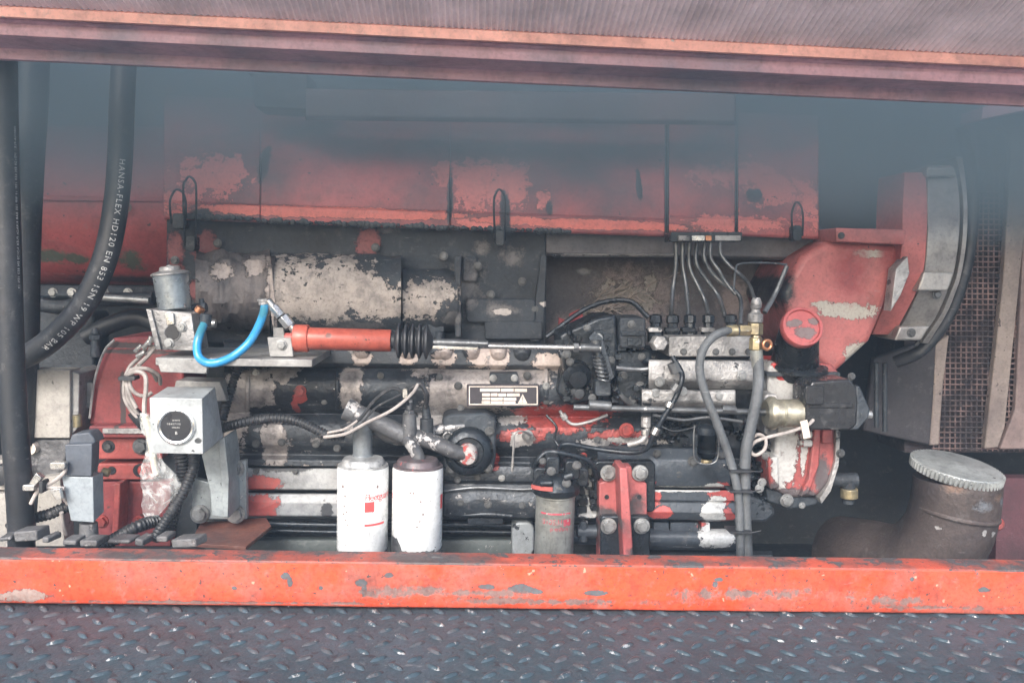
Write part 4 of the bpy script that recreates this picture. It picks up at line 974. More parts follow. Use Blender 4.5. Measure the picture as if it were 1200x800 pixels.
b = MB(); b.lathe(W(828,542,-.13), (0,0,1), [(7*k,0),(7*k,4*k),(4*k,5*k)], 8); b.build('thumb_nut', M['brass'], sb, bevel=.0006)

# ------------------------------------------------------------------ engine mount bracket
mt = thing('engine_mount', tuple(W(730,660,-.15)), 'red bolted mounting bracket with a central rib rising behind the orange beam', 'bracket')
b = MB(); b.prism([(721,546),(740,546),(742,560),(758,566),(759,660),(702,660),(702,566),(719,560)], -.10, -.05); b.build('plate', M['mount'], mt, bevel=.003)
b = MB(); b.rrect(696,540,768,600,6,-.065,.0); b.rrect(704,604,762,662,4,-.115,-.06); b.build('backing', M['oily'], mt, bevel=.004)
b = MB(); b.prism([(726,548),(735,548),(739,600),(743,660),(731,660),(728,600)], -.17, -.09); b.build('rib', M['mount'], mt, bevel=.003)
for x, y in ((713,554),(750,554),(713,616),(752,616)): bolt(mt, x, y, -.108 if y < 600 else -.12, 7.2, 'boltz')
b = MB()
for x in (711,749): b = MB(); b.lathe(W(x,582,-.1005), (0,-1,0), [(2.8*S(-.1),-.002),(2.8*S(-.1),.0006)], 14); b.build('bolt_hole', M['dial'], mt)

# ------------------------------------------------------------------ oil filters
def onto_can(c, r, ang0, z0):
    """wrap flat lettering round a vertical can; ang0 = where u=0 sits (0 faces the camera)"""
    def fn(u, v):
        a = ang0+u/r
        return (c.x+r*math.sin(a), c.y-r*math.cos(a), z0+v)
    return fn
def patch(c, r, a0, a1, z0, z1, n=8, shear=0.0):
    b = MB()
    for k in range(n+1):
        a = a0+(a1-a0)*k/n; dz = shear*k/n
        b.v += [Vector((c.x+r*math.sin(a), c.y-r*math.cos(a), z0+dz)), Vector((c.x+r*math.sin(a), c.y-r*math.cos(a), z1+dz))]
    b.f = [[2*k, 2*k+2, 2*k+3, 2*k+1] for k in range(n)]
    return b
def oil_filter(cx, label, y0=545, y1=640, rp=30):
    Y = -.12; k = S(Y)
    c = W(cx, 600, Y); zt = W(cx, y0, Y).z; zb = W(cx, y1, Y).z
    t = thing('oil_filter', (c.x, c.y, zb-.012), label, 'oil filter', 'pair of white spin-on oil filters')
    r = rp*k
    H = zt-zb
    b = MB(); b.lathe((c.x,c.y,zb), (0,0,1), [(r*.97,-.004),(r,0),(r,H-.004),(r*.985,H-.001),(r*.95,H)], 48); b.build('can', M['white'], t)
    b = MB(); b.lathe((c.x,c.y,zb-.02), (0,0,1), [(r*.6,-.004),(r*.9,0),(r*1.005,.008),(r*1.01,.0155)], 40); b.build('bottom_rim', M['filt_rim'], t)
    b = MB(); b.lathe((c.x,c.y,zt), (0,0,1), [(r*.985,0),(r*.98,.003),(r*.86,.0045),(r*.84,.006),(r*.83,.012),(r*.76,.017),(r*.5,.018)], 40); b.build('top_rim', paint('rim_paint', (.46,.47,.47) if cx < 450 else (.15,.12,.13), .4, .2, [('soot', (.06,.06,.065), .4, 24), ('flake', (.10,.10,.11) if cx < 450 else (.45,.12,.12), .62, 60)], seed=90+cx*.01), t)
    return t, c, r, k, zt, zb
t1, c, r, k, zt, zb = oil_filter(425, 'left white oil filter with red lettering and red square facing front')
zz = lambda y: W(425, y, -.12-r).z
mb = text_mb('Fleetguard', .0215, onto_can(c, r+.0004, R(11), zz(587)), .82); mb.build('lettering', M['printred'], t1, smooth=False)
patch(c, r+.0004, R(11), R(33), zz(600.5), zz(588.5)).build('red_square', M['printred'], t1)
patch(c, r+.0004, R(11), R(62), zz(617), zz(614.5), 10).build('red_line', M['printred'], t1)
t2, c, r, k, zt, zb = oil_filter(489, 'right white oil filter with grey peeled paint at its lower left', 546, 638)
mb = text_mb('d', .019, onto_can(c, r+.0004, R(-78), zz(588)), .8); mb.build('lettering', M['printred'], t2, smooth=False)
patch(c, r+.0004, R(66), R(80), zz(600), zz(583)).build('red_square', M['printred'], t2)
b = MB(); n = 26
for q in range(n+1):
    a = R(-88)+R(135)*q/n
    d = (19 if q < 8 else 19-12*(q-8)/3 if q < 11 else 4)+rnd.uniform(-1,1)
    b.v += [Vector((c.x+(r+.0006)*math.sin(a), c.y-(r+.0006)*math.cos(a), zb-.004)), Vector((c.x+(r+.0006)*math.sin(a), c.y-(r+.0006)*math.cos(a), zb-.004+d*.00165))]
b.f = [[2*q, 2*q+2, 2*q+3, 2*q+1] for q in range(n)]
b.build('peeled_band', M['filt_rim'], t2)

# filter head and pipes above the filters
fh = thing('filter_head', tuple(W(480,545,-.08)), 'weathered cast pipe manifold feeding the two white oil filters', 'filter head')
hm = paint('filter_head_paint', (.15,.155,.165), .45, .3, [('soot', (.05,.05,.055), .4, 12), ('flake', (.50,.49,.49), .58, 26), ('blob', (.5,.1,.1), [(488,540,14,5,-.1),(470,535,5,7,-.1)], 1.3, .06)], bump=.3, seed=80)
b = MB(); b.pcyl(425,546,425,492,-.10,11.5,24); b.pcyl(425,540,425,532,-.10,15,24,12); b.build('riser', paint('riser_paint', (.20,.22,.235), .4, .2, [('soot', (.09,.1,.105), .35, 12)], seed=81), fh, bevel=.001)
b = MB(); b.ptube([(410,480,-.1),(425,488,-.1),(450,498,-.1),(475,510,-.1),(500,515,-.1),(530,528,-.1),(545,533,-.09)], lambda t: 12-3.5*t, 20); b.build('cross_pipe', hm, fh)
b = MB(); b.pcyl(405,478,418,484,-.1,13,18,12); b.build('pipe_end', hm, fh, bevel=.002)
b = MB(); b.pcyl(480,520,480,484,-.11,9,18,8); b.pcyl(480,486,480,480,-.11,6.5,6); b.pcyl(480,480,480,468,-.11,3.5,12); b.build('sensor_boss', hm, fh, bevel=.001)
b = MB(); b.pcyl(500,512,500,490,-.09,8,14); b.pcyl(500,490,499,475,-.09,5.5,12,4); b.build('sensor', M['cast'], fh, bevel=.001)
b = MB(); b.ptube([(475,512,-.12),(482,520,-.12),(490,535,-.12),(490,545,-.12)], 8, 16); b.build('down_pipe', hm, fh)
b = MB(); b.ptube([(430,500,-.07),(470,515,-.06),(520,502,-.05),(545,500,-.05)], 7, 12); b.build('rear_pipe', hm, fh)
wr = thing('sensor_wires', tuple(W(480,470,-.15)), 'thin dark and pale wires looping up over the filter head', 'wire')
b = MB(); b.ptube([(400,500,-.13),(420,492,-.15),(440,468,-.15),(460,455,-.15),(474,462,-.15),(478,474,-.14)], 2.2, 8); b.ptube([(499,478,-.12),(500,462,-.14),(492,450,-.14),(484,456,-.14)], 2.6, 8); b.ptube([(398,512,-.13),(420,500,-.15),(440,478,-.15),(470,462,-.15),(487,452,-.15)], 1.5, 8); b.build('dark_wire', M['conduit'], wr)
b = MB(); b.ptube([(380,512,-.13),(405,508,-.16),(430,495,-.16),(460,480,-.16),(482,462,-.16),(490,450,-.15)], 2.0, 8); b.ptube([(384,507,-.13),(405,502,-.15),(425,488,-.15)], 1.6, 8); b.build('pale_wire', M['wire'], wr)
b = MB(); b.rrect(472,456,477,466,1,-.165,-.15); b.build('splice', M['bright'], wr)

# ------------------------------------------------------------------ silver fuel filter
ff = thing('fuel_filter', tuple(W(650,650,-.14)), 'oily silver fuel filter with faded upside-down red print under a dark head', 'fuel filter')
Y = -.14; k = S(Y); c = W(650,610,Y); zt = W(650,578,Y).z; zb = W(650,652,Y).z; r = 23.5*k
b = MB(); b.lathe((c.x,c.y,zb), (0,0,1), [(r*.95,0),(r,.004),(r,zt-zb-.006),(r*1.04,zt-zb-.004),(r*1.04,zt-zb),(r*.9,zt-zb+.002)], 40); b.build('can', M['silver'], ff)
zz = lambda y: W(650, y, Y-r).z
pr = paint('faded_red_print', (.42,.06,.09), .5, 0, [('flake', (.35,.33,.31), .55, 160)], bump=0, seed=82)
def onto_rot(u0deg, z0):
    def fn(u, v):
        a = R(u0deg)-u/r
        return (c.x+(r+.0004)*math.sin(a), c.y-(r+.0004)*math.cos(a), z0-v)
    return fn
text_mb('FF5018', .0165, onto_rot(17, zz(609)), .95).build('lettering', pr, ff, smooth=False)
text_mb('Fleetguard', .0125, onto_rot(44, zz(619)), .9).build('lettering', pr, ff, smooth=False)
patch(c, r+.0004, R(20), R(46), zz(617), zz(609)).build('red_square', pr, ff)
patch(c, r+.0004, R(-50), R(44), zz(603.5), zz(601.5), 12).build('red_line', pr, ff)
b = MB(); b.lathe((c.x,c.y,zt), (0,0,1), [(r*1.08,0),(r*1.2,.004),(r*1.25,.016),(r*1.1,.028),(r*.9,.04),(r*.6,.05)], 28); b.build('head', M['oily'], ff)
b = MB(); b.rrect(625,548,690,570,6,-.13,-.02); b.rrect(640,535,656,560,4,-.16,-.1); b.rrect(662,540,680,562,5,-.15,-.1); b.pcyl(632,566,648,566,-.19,4,10); b.pcyl(660,560,672,556,-.18,5,10)
b.build('head_castings', M['oily'], ff, bevel=.003)
for x, y, r_ in ((646,552,4),(664,566,4),(655,574,4.5),(636,540,3),(676,545,4)): bolt(ff, x, y, -.185, r_, 'boltd')
patch(W(645,566,-.14), r*1.26, R(-55), R(0), zz(574), zz(569)).build('red_paint_patch', M['red'], ff)
b = MB(); b.ptube([(628,548,-.1),(630,540,-.12),(640,530,-.12),(660,531,-.12),(690,540,-.11),(700,560,-.08)], 3.2, 10); b.build('bent_pipe', M['oily'], ff)
b = MB(); b.rrect(676,583,700,607,4,-.06,.0); b.pcyl(676,622,700,622,-.05,8,14); b.pcyl(684,610,684,634,-.055,5,12); b.build('side_fittings', M['bars'], ff, bevel=.002)

# ------------------------------------------------------------------ red throttle cylinder with bellows and rod
ta = thing('throttle_cylinder', tuple(W(500,410,-.15)), 'red hydraulic throttle cylinder with black rubber bellows and long steel rod', 'actuator')
Y = -.16; k = S(Y)
A = W(344,396,Y); B = W(456,399,Y); d = (B-A).normalized()
b = MB(); b.lathe(A, d, [(13*k,0),(15.5*k,.002),(16*k,.004),(16*k,16*k),(15.5*k,17.5*k),(13*k,18*k),(13*k,112*k),(12.3*k,113*k)], 36); b.build('barrel', M['actred'], ta)
b = MB(); b.cyl(A-d*.018, A, 6*k, 16); b.build('stub', M['red'], ta, bevel=.001)
pf = [(9*k,0),(9*k,6*k)]
for q in range(5): pf += [(13*k,(8+8*q)*k),(20.5*k,(10.5+8*q)*k),(20.5*k,(12.5+8*q)*k),(13*k,(15*1.0+8*q)*k)]
pf += [(8*k,51*k)]
b = MB(); b.lathe(B, d, pf, 32); b.build('bellows', M['rubber'], ta)
b = MB(); b.pcyl(500,404,704,408,Y+.01,3.2,14); b.build('rod', M['bright'], ta)
b = MB(); b.pcyl(503,401,560,402.5,Y,4.6,14); b.pcyl(560,402.4,572,402.8,Y,3.6,12); b.build('rod_sleeve', M['steelpipe'], ta, bevel=.0006)
b = MB(); b.rect(502,405,560,408.4,Y-.008,Y+.01,.03); b.build('rod_guard', M['bright'], ta, bevel=.0006)
b = MB(); b.pcyl(672,407,678,407,Y+.01,6,6); b.pcyl(680,407,702,408,Y+.01,5,14); b.build('rod_nut', M['steelpipe'], ta, bevel=.0006)

# ------------------------------------------------------------------ shelf with its bits
sh = thing('mounting_shelf', tuple(W(275,437,-.1)), 'thick galvanised steel shelf under the solenoid valve and blue hose', 'shelf')
def slab(pts, Yf, Yb, y1, z_th, name, mat, parent, bevel=.001):
    """horizontal slab: front edge at image rows, running back level"""
    b = MB(); (xa, xb) = pts
    f0 = W(xa, y1, Yf); f1 = W(xb, y1+.012*(xb-xa), Yf)
    vs = []
    for p in (f0, f1):
        vs += [p, p-Vector((0,0,z_th))]
    vs2 = [v+Vector((0, Yb-Yf, 0)) for v in vs]
    b.add(vs+vs2, [[0,2,3,1],[4,5,7,6],[0,4,6,2],[1,3,7,5],[0,1,5,4],[2,6,7,3]])
    return b.build(name, M[mat], parent, bevel=bevel)
slab((182,366), -.21, .02, 419, .016, 'plate', 'plate', sh, .0015)
b = MB(); b.prism([(182,419),(244,420),(242,438),(188,436)], -.218, -.205); b.build('front_edge', M['plate'], sh, bevel=.0015)
b = MB(); b.prism([(206,446),(258,447),(266,470),(200,470)], -.05, .02); b.build('bracket', M['plate'], sh, bevel=.002)
b = MB(); b.prism([(313,395),(341,396),(344,418),(316,418)], -.185, -.175); b.build('lug', M['plate'], sh, bevel=.0015); b = MB(); b.prism([(320,384),(332,384),(334,398),(320,398)], -.14, -.13); b.build('lug', M['plate'], sh, bevel=.0015)
bolt(sh, 330, 404, -.187, 4.5, 'boltz')

sv = thing('solenoid_valve', tuple(W(203,412,-.15)), 'silver capped solenoid valve on a drilled aluminium block at the left end of the shelf', 'solenoid valve')
Y = -.14; k = S(Y); c = W(205,362,Y)
ax = Vector((-.12,.0,1)).normalized()
b = MB(); b.lathe(c, ax, [(17*k,0),(18*k,.002),(19.5*k,36*k),(20*k,40*k)], 36); b.build('coil', paint('coil_tin', (.34,.38,.41), .3, .6, [('soot', (.14,.16,.18), .35, 14), ('streak', (.5,.52,.54), .25, 70)], bump=.1, seed=83), sv)
b = MB(); b.lathe(c+ax*39*k, ax, [(20*k,0),(21.5*k,.001),(21.5*k,.004),(19*k,.007),(12*k,.010),(11*k,.018),(9*k,.019),(8.5*k,.015),(4*k,.015),(3.5*k,.021),(.5*k,.022)], 36); b.build('cap', M['alu'], sv)
b = MB(); b.prism([(171,362),(224,367),(231,411),(182,410)], -.19, -.11); bl = b.build('block', M['alu'], sv, bevel=.0018)
b = MB(); b.lathe(W(202,390,-.1905), (0,-1,0), [(8.5*k,-.003),(8.5*k,.0006)], 26); b.build('bore', M['dial'], sv)
b = MB(); b.torus(W(202,390,-.1905), (0,-1,0), 8.8*k, .7*k, 26, 6); b.build('bore_rim', M['alu'], sv)
b = MB(); b.prism([(193,366),(203,367),(204,380),(195,381)], -.197, -.19); b.build('tab', M['bright'], sv, bevel=.001)
for x, y in ((213,383),(198,402)): bolt(sv, x, y, -.192, 4.2, 'boltz')
b = MB(); b.prism([(171,362),(177,363),(189,410),(183,410)], -.198, -.19); b.build('side_rib', M['alu'], sv, bevel=.001)
b = MB(); b.pcyl(226,362,242,360,-.10,6,8); b.pcyl(236,350,238,372,-.10,3,10); b.build('port_fitting', M['cast'], sv, bevel=.001)
b = MB(); b.pcyl(232,366,236,360,-.15,5.5,10); b.build('port_nut', M['copper'], sv, bevel=.001)
b = MB(); b.pcyl(244,379,253,379,-.12,5,10); b.build('small_nut', M['bright'], sv, bevel=.001)

bl = thing('blue_hose', tuple(W(262,428,-.2)), 'bright blue nylon hose hanging in a loop over the shelf', 'hose')
b = MB(); b.ptube([(239,380,-.18),(234,392,-.20),(231,405,-.21),(233,418,-.22),(243,425,-.22),(258,424,-.22),(275,416,-.21),(292,401,-.20),(303,382,-.18),(309,366,-.16),(310,355,-.15)], 4.8, 16, 8); b.build('hose', M['bluehose'], bl)
b = MB(); b.pcyl(240,381,242,368,-.175,6.5,16); b.build('end_collar', M['cast'], bl, bevel=.001)
b = MB(); b.pcyl(310,357,309,350,-.15,6.5,16); b.torus(W(309,352,-.15), (0,0,1), 6*S(-.15), 1.6*S(-.15), 20, 8); b.build('end_ring', M['alu'], bl, bevel=.001)
el = thing('elbow_fitting', tuple(W(325,370,-.15)), 'bright zinc elbow fitting joining blue hose end to the red cylinder', 'fitting')
for x0,y0,x1,y1,r_ in ((314,352,320,359,4.2),(320,359,329,370,6),(331,371,340,382,7),(340,381,347,389,4.5)):
    b = MB(); b.pcyl(x0,y0,x1,y1,-.155,r_,6 if r_ > 5 else 12); b.build('hex_nut' if r_ > 5 else 'neck', M['bright'], el, bevel=.0008)

# ------------------------------------------------------------------ hour meter box on its arm
hb = thing('hour_meter_box', tuple(W(215,535,-.1)), 'pale grey metal box with a round black hour meter held by a bolted arm', 'hour meter')
o = [W(175,466,-.27), W(237,467,-.27), W(238,532,-.27), W(177,531,-.27)]
bk = [W(196,453,-.155), W(252,453,-.155), W(262,512,-.155), W(204,500,-.155)]
b = MB(); b.add(o+bk, [[0,1,2,3],[7,6,5,4],[0,4,5,1],[1,5,6,2],[2,6,7,3],[3,7,4,0]]); b.build('box', M['greybox'], hb, bevel=.0016, smooth=False)
ax = Vector((.02,-1,-.02)).normalized()
c = (o[0]+o[1]+o[2]+o[3])/4+Vector((.0005,-.001,.0)); nrm = (o[1]-o[0]).cross(o[3]-o[0]).normalized(); nrm = nrm if nrm.y < 0 else -nrm
k = S(-.27)
b = MB(); b.lathe(c, nrm, [(21.5*k,-.004),(22*k,.001),(21.5*k,.004),(19.5*k,.0052),(17.8*k,.004),(17.2*k,.0015)], 48); bz = b.build('bezel', M['bezel'], hb)
b = MB(); b.lathe(c, nrm, [(17.6*k,-.001),(17.6*k,.002),(.1*k,.0021)], 40); dial = b.build('dial', M['dial'], hb)
U = (o[1]-o[0]).normalized(); V = nrm.cross(U); V = V if V.z > 0 else -V
def on_dial(u0, v0):
    def fn(u, v):
        p = c+U*(u0*k+u)+V*(v0*k+v)+nrm*.0025; return p
    return fn
text_mb('QUARTZ', .0038, on_dial(-4.5, 6.5)).build('lettering', M['printw'], dial, smooth=False)
text_mb('0 8 4 5 7 1/10', .0054, on_dial(-10.5, 1.8), .9).build('counter_digits', M['printw'], dial, smooth=False)
text_mb('HOURS', .0046, on_dial(-4.8, -2.2)).build('lettering', M['printw'], dial, smooth=False)
text_mb('B', .009, on_dial(-1.5, -9.5)).build('lettering', M['printw'], dial, smooth=False)
b = MB(); b.prism([(236,533),(262,512),(266,535),(268,607),(248,604),(246,575)], -.15, -.05); b.build('arm', M['greyarm'], hb, bevel=.002)
b = MB(); b.prism([(256,516),(263,512),(268,560),(267,605),(262,605)], -.156, -.14); b.build('arm_edge', M['greyarm'], hb, bevel=.0008)
b = MB(); b.prism([(226,560),(248,566),(262,545),(288,539),(289,608),(224,608)], -.06, -.04); b.build('flange_plate', M['greyarm'], hb, bevel=.002)
for x, y in ((275,549),(234,602),(276,602)): bolt(hb, x, y, -.064, 8.2, 'boltz')

# rusty flat bracket under it
b = MB(); f = [W(222,636,-.22), W(288,640,-.22), W(318,616,-.05), W(312,606,-.02), W(235,612,-.02)]
b.add(f+[p-Vector((0,0,.008)) for p in f], [[0,1,2,3,4],[9,8,7,6,5]]+[[i,(i+1)%5,5+(i+1)%5,5+i] for i in range(5)])
tag(b.build('flat_bracket', M['rust'], None, bevel=.001), 'rusty brown flat steel bracket lying behind the beam left of the filters', 'bracket')

# ------------------------------------------------------------------ red guard at the left end of the engine
gd = thing('flywheel_guard', tuple(W(145,640,.05)), 'dark red folded guard plate with pale edge behind the wires at left', 'guard')
b = MB(); b.prism([(132,396),(172,393),(215,396),(215,500),(104,498),(106,470),(112,430),(122,408)], .02, .2); b.build('upper_plate', M['gear_red'], gd, bevel=.006)
b = MB(); b.ptube([(134,398,.01),(122,412,.01),(111,445,.01),(105,490,.01)], 1.4, 6); b.build('edge_trim', M['alu'], gd)
b = MB(); b.rect(104,499,216,513,-.02,.1); b.build('ledge', M['gear_red'], gd, bevel=.003)
b = MB(); b.rect(120,502,176,508,-.026,-.02); b.build('worn_strip', M['alu'], gd, bevel=.001)
b = MB(); b.rrect(114,513,190,538,2,.0,.1); b.rrect(114,543,180,562,2,.0,.1); b.build('flange_block', M['red'], gd, bevel=.003)
b = MB(); b.prism([(118,564),(200,564),(200,640),(112,640)], .01,.1); b.build('lower_plate', M['gear_red'], gd, bevel=.003)
b = MB(); b.prism([(134,566),(141,566),(138,640),(130,640)], -.04, .02); b.build('web_rib', M['red'], gd, bevel=.003)
b = MB(); b.prism([(170,500),(232,512),(230,640),(178,640)], .04, .12); b.build('back_cover', M['dark'], gd)
b = MB()
for x, y, r_ in ((127,523,7.5),(131,551,5),(164,551,8)): b = MB(); b.lathe(W(x,y,-.0005), (0,-1,0), [(r_*S(0),-.004),(r_*S(0),.0007)], 20); b.build('bolt_hole', M['dial'], gd)
bolt(gd, 165, 523, -.004, 7, 'boltd'); bolt(gd, 127, 523, .0, 4, 'boltd'); bolt(gd, 119, 611, -.03, 6, 'boltr'); bolt(gd, 163, 612, -.0, 6, 'boltr'); bolt(gd, 168, 551, -.002, 5, 'boltr')

# pale wires with splices
wb = thing('wire_bundle', tuple(W(165,470,-.1)), 'bundle of pale looped wires with a black tie in front of the red guard', 'wires')
for i, P in enumerate((
 [(172,402,-.04),(166,416,-.06),(152,430,-.08),(146,448,-.09),(146,465,-.09),(152,478,-.09),(160,488,-.09),(170,496,-.08)],
 [(178,404,-.04),(170,420,-.06),(156,434,-.08),(150,450,-.09),(150,466,-.09),(158,480,-.09),(168,492,-.08)],
 [(184,446,-.06),(178,436,-.08),(165,431,-.09),(153,434,-.095),(148,445,-.10),(152,462,-.10),(160,478,-.1)],
 [(188,450,-.06),(186,440,-.08),(172,432,-.1),(158,434,-.1),(152,448,-.1),(158,460,-.1),(170,464,-.09),(178,460,-.08)],
 [(148,440,-.1),(160,435,-.11),(170,440,-.11),(171,456,-.12),(169,475,-.12),(170,492,-.14)],
 [(168,408,-.05),(180,398,-.05),(184,402,-.05),(174,416,-.06),(162,428,-.08)])):
    b = MB(); b.ptube(P, 2.3 if i < 4 else 2.6, 8); b.build('wire', M['wire'], wb)
b = MB(); b.rrect(138,441,158,446,2,-.115,-.085); b.build('tie', M['tie'], wb, bevel=.001)
b = MB()
for x0,y0,x1,y1 in ((158,412,166,404),(168,408,175,399),(174,404,177,394),(160,418,170,412)): b.pcyl(x0,y0,x1,y1,-.07,2.6,6)
b.build('splice', M['bright'], wb, bevel=.0005)
b = MB(); b.ptube([(156,482,-.08),(164,492,-.08),(176,505,-.07),(190,520,-.05)], 7, 12); b.build('sleeve', M['conduit'], wb)

# plastic bag tied to the wires
bag = MB(); nseg = 22
prof = [(484,169,4),(490,172,8),(498,174,10),(506,176,9.5),(513,177,6),(520,178,6),(527,178,7),(535,178,9),(545,180,14),(556,184,20),(566,188,23),(575,188,22),(583,184,20),(592,180,16),(602,177,10),(610,176,4)]
for i, (y, x, rp) in enumerate(prof):
    for q in range(nseg):
        a = 2*math.pi*q/nseg
        cr = 1+.35*mnoise.noise(Vector((math.cos(a)*1.6, math.sin(a)*1.6, y*.07)))+.10*math.sin(a*7+y*.2)
        p = W(x+rp*cr*math.cos(a)*(1 if y < 580 or math.cos(a) > 0 else .8), y+rnd.uniform(-.6,.6), -.16)
        bag.v.append(p+Vector((0, -math.sin(a)*rp*cr*.40*S(-.16), 0)))
for i in range(len(prof)-1):
    for q in range(nseg):
        a = i*nseg+q; c2 = i*nseg+(q+1) % nseg; bag.f.append([a, c2, c2+nseg, a+nseg])
tag(bag.build('plastic_bag', film('clear_film'), None, angle=25), 'crumpled clear plastic bag tied round cable ends left of the hour meter', 'plastic bag')
b = MB(); b.ptube([(170,488,-.16),(174,500,-.16),(177,515,-.16),(179,530,-.16),(181,545,-.16),(183,556,-.16)], lambda t: 5-1.5*t, 10)
tag(b.build('cable_end', paint('cream_plug', (.62,.60,.50), .5, 0, [], seed=84), None), 'cream cable end wrapped inside the clear plastic bag', 'cable')

# corrugated conduits
def conduit(pts, rpx, label, mat='conduit', n=14):
    P = catmull([W(*p) for p in pts], n); Ym = sum(p[2] for p in pts)/len(pts); r0 = rpx*S(Ym)
    # resample evenly
    L = [0]
    for i in range(1, len(P)): L.append(L[-1]+(P[i]-P[i-1]).length)
    N = int(L[-1]/.0016); Q = []; j = 0
    for i in range(N+1):
        s_ = L[-1]*i/N
        while j < len(L)-2 and L[j+1] < s_: j += 1
        Q.append(P[j].lerp(P[j+1], (s_-L[j])/max(1e-9, L[j+1]-L[j])))
    b = MB(); b.tube(Q, lambda t: r0*(1+.13*math.sin(2*math.pi*t*N/5)), 10)
    return tag(b.build('corrugated_conduit', M[mat], None, angle=60), label, 'conduit', 'black corrugated conduits')
conduit([(258,502,-.08),(280,496,-.10),(305,491,-.10),(330,490,-.10),(350,494,-.10),(368,502,-.11),(385,510,-.12),(402,510,-.13)], 5.4, 'black corrugated conduit running right from the hour meter box to the filters')
conduit([(281,420,.0),(276,440,.0),(268,465,-.02),(260,492,-.04)], 5.2, 'short black corrugated conduit slanting under the galvanised shelf')
conduit([(228,530,-.14),(226,550,-.15),(214,578,-.16),(198,604,-.18),(180,632,-.22)], 6.0, 'black corrugated conduit slanting from hour meter box down to the beam')
conduit([(212,530,-.10),(214,560,-.10),(206,590,-.10),(196,625,-.12)], 7.0, 'black corrugated conduit hanging behind the slanting one under the hour meter')
conduit([(118,640,-.2),(140,628,-.2),(158,618,-.2),(175,612,-.17),(186,610,-.15)], 7.0, 'grimy black conduit lying behind the beam below the plastic bag')
conduit([(90,590,-.22),(72,596,-.23),(58,602,-.23),(42,606,-.23)], 6.2, 'black corrugated conduit running left from the two-tone connector')
conduit([(46,566,-.24),(34,578,-.25),(26,592,-.25),(20,606,-.25),(12,618,-.25)], 6.2, 'black corrugated conduit curling down to the beam at the lower left corner')

# bolt-on fitting between guard and hoses
tb_ = thing('grease_fitting', tuple(W(112,430,.1)), 'small upright dark fitting beside the red guard, under the curved hose', 'fitting')
b = MB(); b.pcyl(112,418,112,398,.1,6,12,5); b.pcyl(112,398,112,392,.1,7,6); b.pcyl(112,391,111,384,.1,4.5,12,3); b.build('body', M['cast'], tb_, bevel=.001)
b = MB(); b.rrect(96,448,108,478,2,.02,.06); b.build('small_plate', M['plate'], tb_, bevel=.001)

# two-tone connector
cn = thing('cable_connector', tuple(W(97,618,-.26)), 'two-tone connector block, dark blue-grey above and light grey below, at lower left', 'connector')
def obox(fr, dx, dY, name, mat, parent, bevel=.0015):
    a = [W(x, y, -.27) for x, y in fr]; bk2 = [W(x+dx, y+dyy, -.27+dY) for (x, y), dyy in zip(fr, (-6,-6,-13,-8))]
    b = MB(); b.add(a+bk2, [[0,1,2,3],[7,6,5,4],[0,4,5,1],[1,5,6,2],[2,6,7,3],[3,7,4,0]]); return b.build(name, M[mat], parent, bevel=bevel, smooth=False)
obox([(76,521),(108,520),(107,558),(78,557)], 9, .045, 'upper_half', 'bluegrey', cn)
obox([(72,558),(109,559),(110,612),(83,610)], 12, .055, 'lower_half', 'lightgrey', cn)
b = MB(); b.pcyl(104,612,104,634,-.24,10,14,11); b.build('gland', M['clutter'], cn, bevel=.002)
b = MB(); b.prism([(84,509),(104,506),(110,513),(112,519),(80,520)], -.255, -.21); b.build('top_cap', M['bluegrey'], cn, bevel=.003)
b = MB(); b.pcyl(91,500,90,486,-.16,5,10); b.pcyl(120,552,128,554,-.2,5,10); b.build('gland_nut', M['brass'], cn, bevel=.001)
cw = thing('connector_wires', tuple(W(50,570,-.27)), 'pale wires with white sleeves tied together left of the two-tone connector', 'wires')
for P in ([(12,562,-.27),(24,570,-.28),(40,572,-.28),(58,571,-.28),(76,572,-.28)],[(76,544,-.28),(76,552,-.28),(68,560,-.28),(56,568,-.28),(44,576,-.28),(36,590,-.28)],[(60,572,-.28),(72,580,-.27),(80,590,-.26)],[(72,600,-.25),(74,615,-.24),(78,626,-.23)]):
    b = MB(); b.ptube(P, 2.4, 8); b.build('wire', M['wire'], cw)
b = MB(); b.rrect(58,542,76,550,2,-.29,-.275); b.rrect(26,568,40,575,2,-.295,-.275); b.prism([(34,566),(42,554),(49,560),(40,570)], -.295, -.28); b.prism([(58,574),(70,572),(72,584),(66,586)], -.295, -.285); b.build('sleeve', M['bright'], cw, bevel=.001)
b = MB(); b.rrect(45,564,50,578,2,-.297,-.27); b.build('tie', M['tie'], cw, bevel=.001)

# beige plates at the far left
bp_ = thing('terminal_box', tuple(W(60,520,.0)), 'speckled beige metal box behind the left hoses', 'box')
b = MB(); b.rect(26,433,82,513,-.03,.02,.005); b.build('front', M['beigeplate'], bp_, bevel=.002)
b = MB(); b.prism([(82,434),(93,438),(92,500),(82,512)], -.02, .1); b.build('side', M['plate'], bp_, bevel=.002)
b = MB(); b.prism([(28,514),(84,514),(70,560),(40,562),(30,545)], -.02, .06); b.build('lower_bracket', M['clutter'], bp_, bevel=.006)
b = MB(); b.lathe(W(36,525,-.03), (0,-1,0), [(8*S(0),-.01),(7*S(0),.006),(2*S(0),.007)], 16); b.build('dial', M['platew'], bp_)
b = MB(); b.prism([(-160,578),(14,578),(14,660),(-160,660)], -.1, -.05); b.prism([(-160,520),(14,540),(14,574),(-160,574)], -.09, -.05); b.build('lower_panel', M['beigeplate'], bp_, bevel=.002)
b = MB(); b.prism([(46,560),(70,556),(76,640),(40,640)], -.05, .0); b.build('foot', M['beigeplate'], bp_, bevel=.002)
b = MB(); b.lathe(W(2,556,-.1), (0,-1,0), [(13*S(-.1),-.02),(12*S(-.1),.01),(3*S(-.1),.014)], 18); b.build('knob', M['rubber'], bp_)
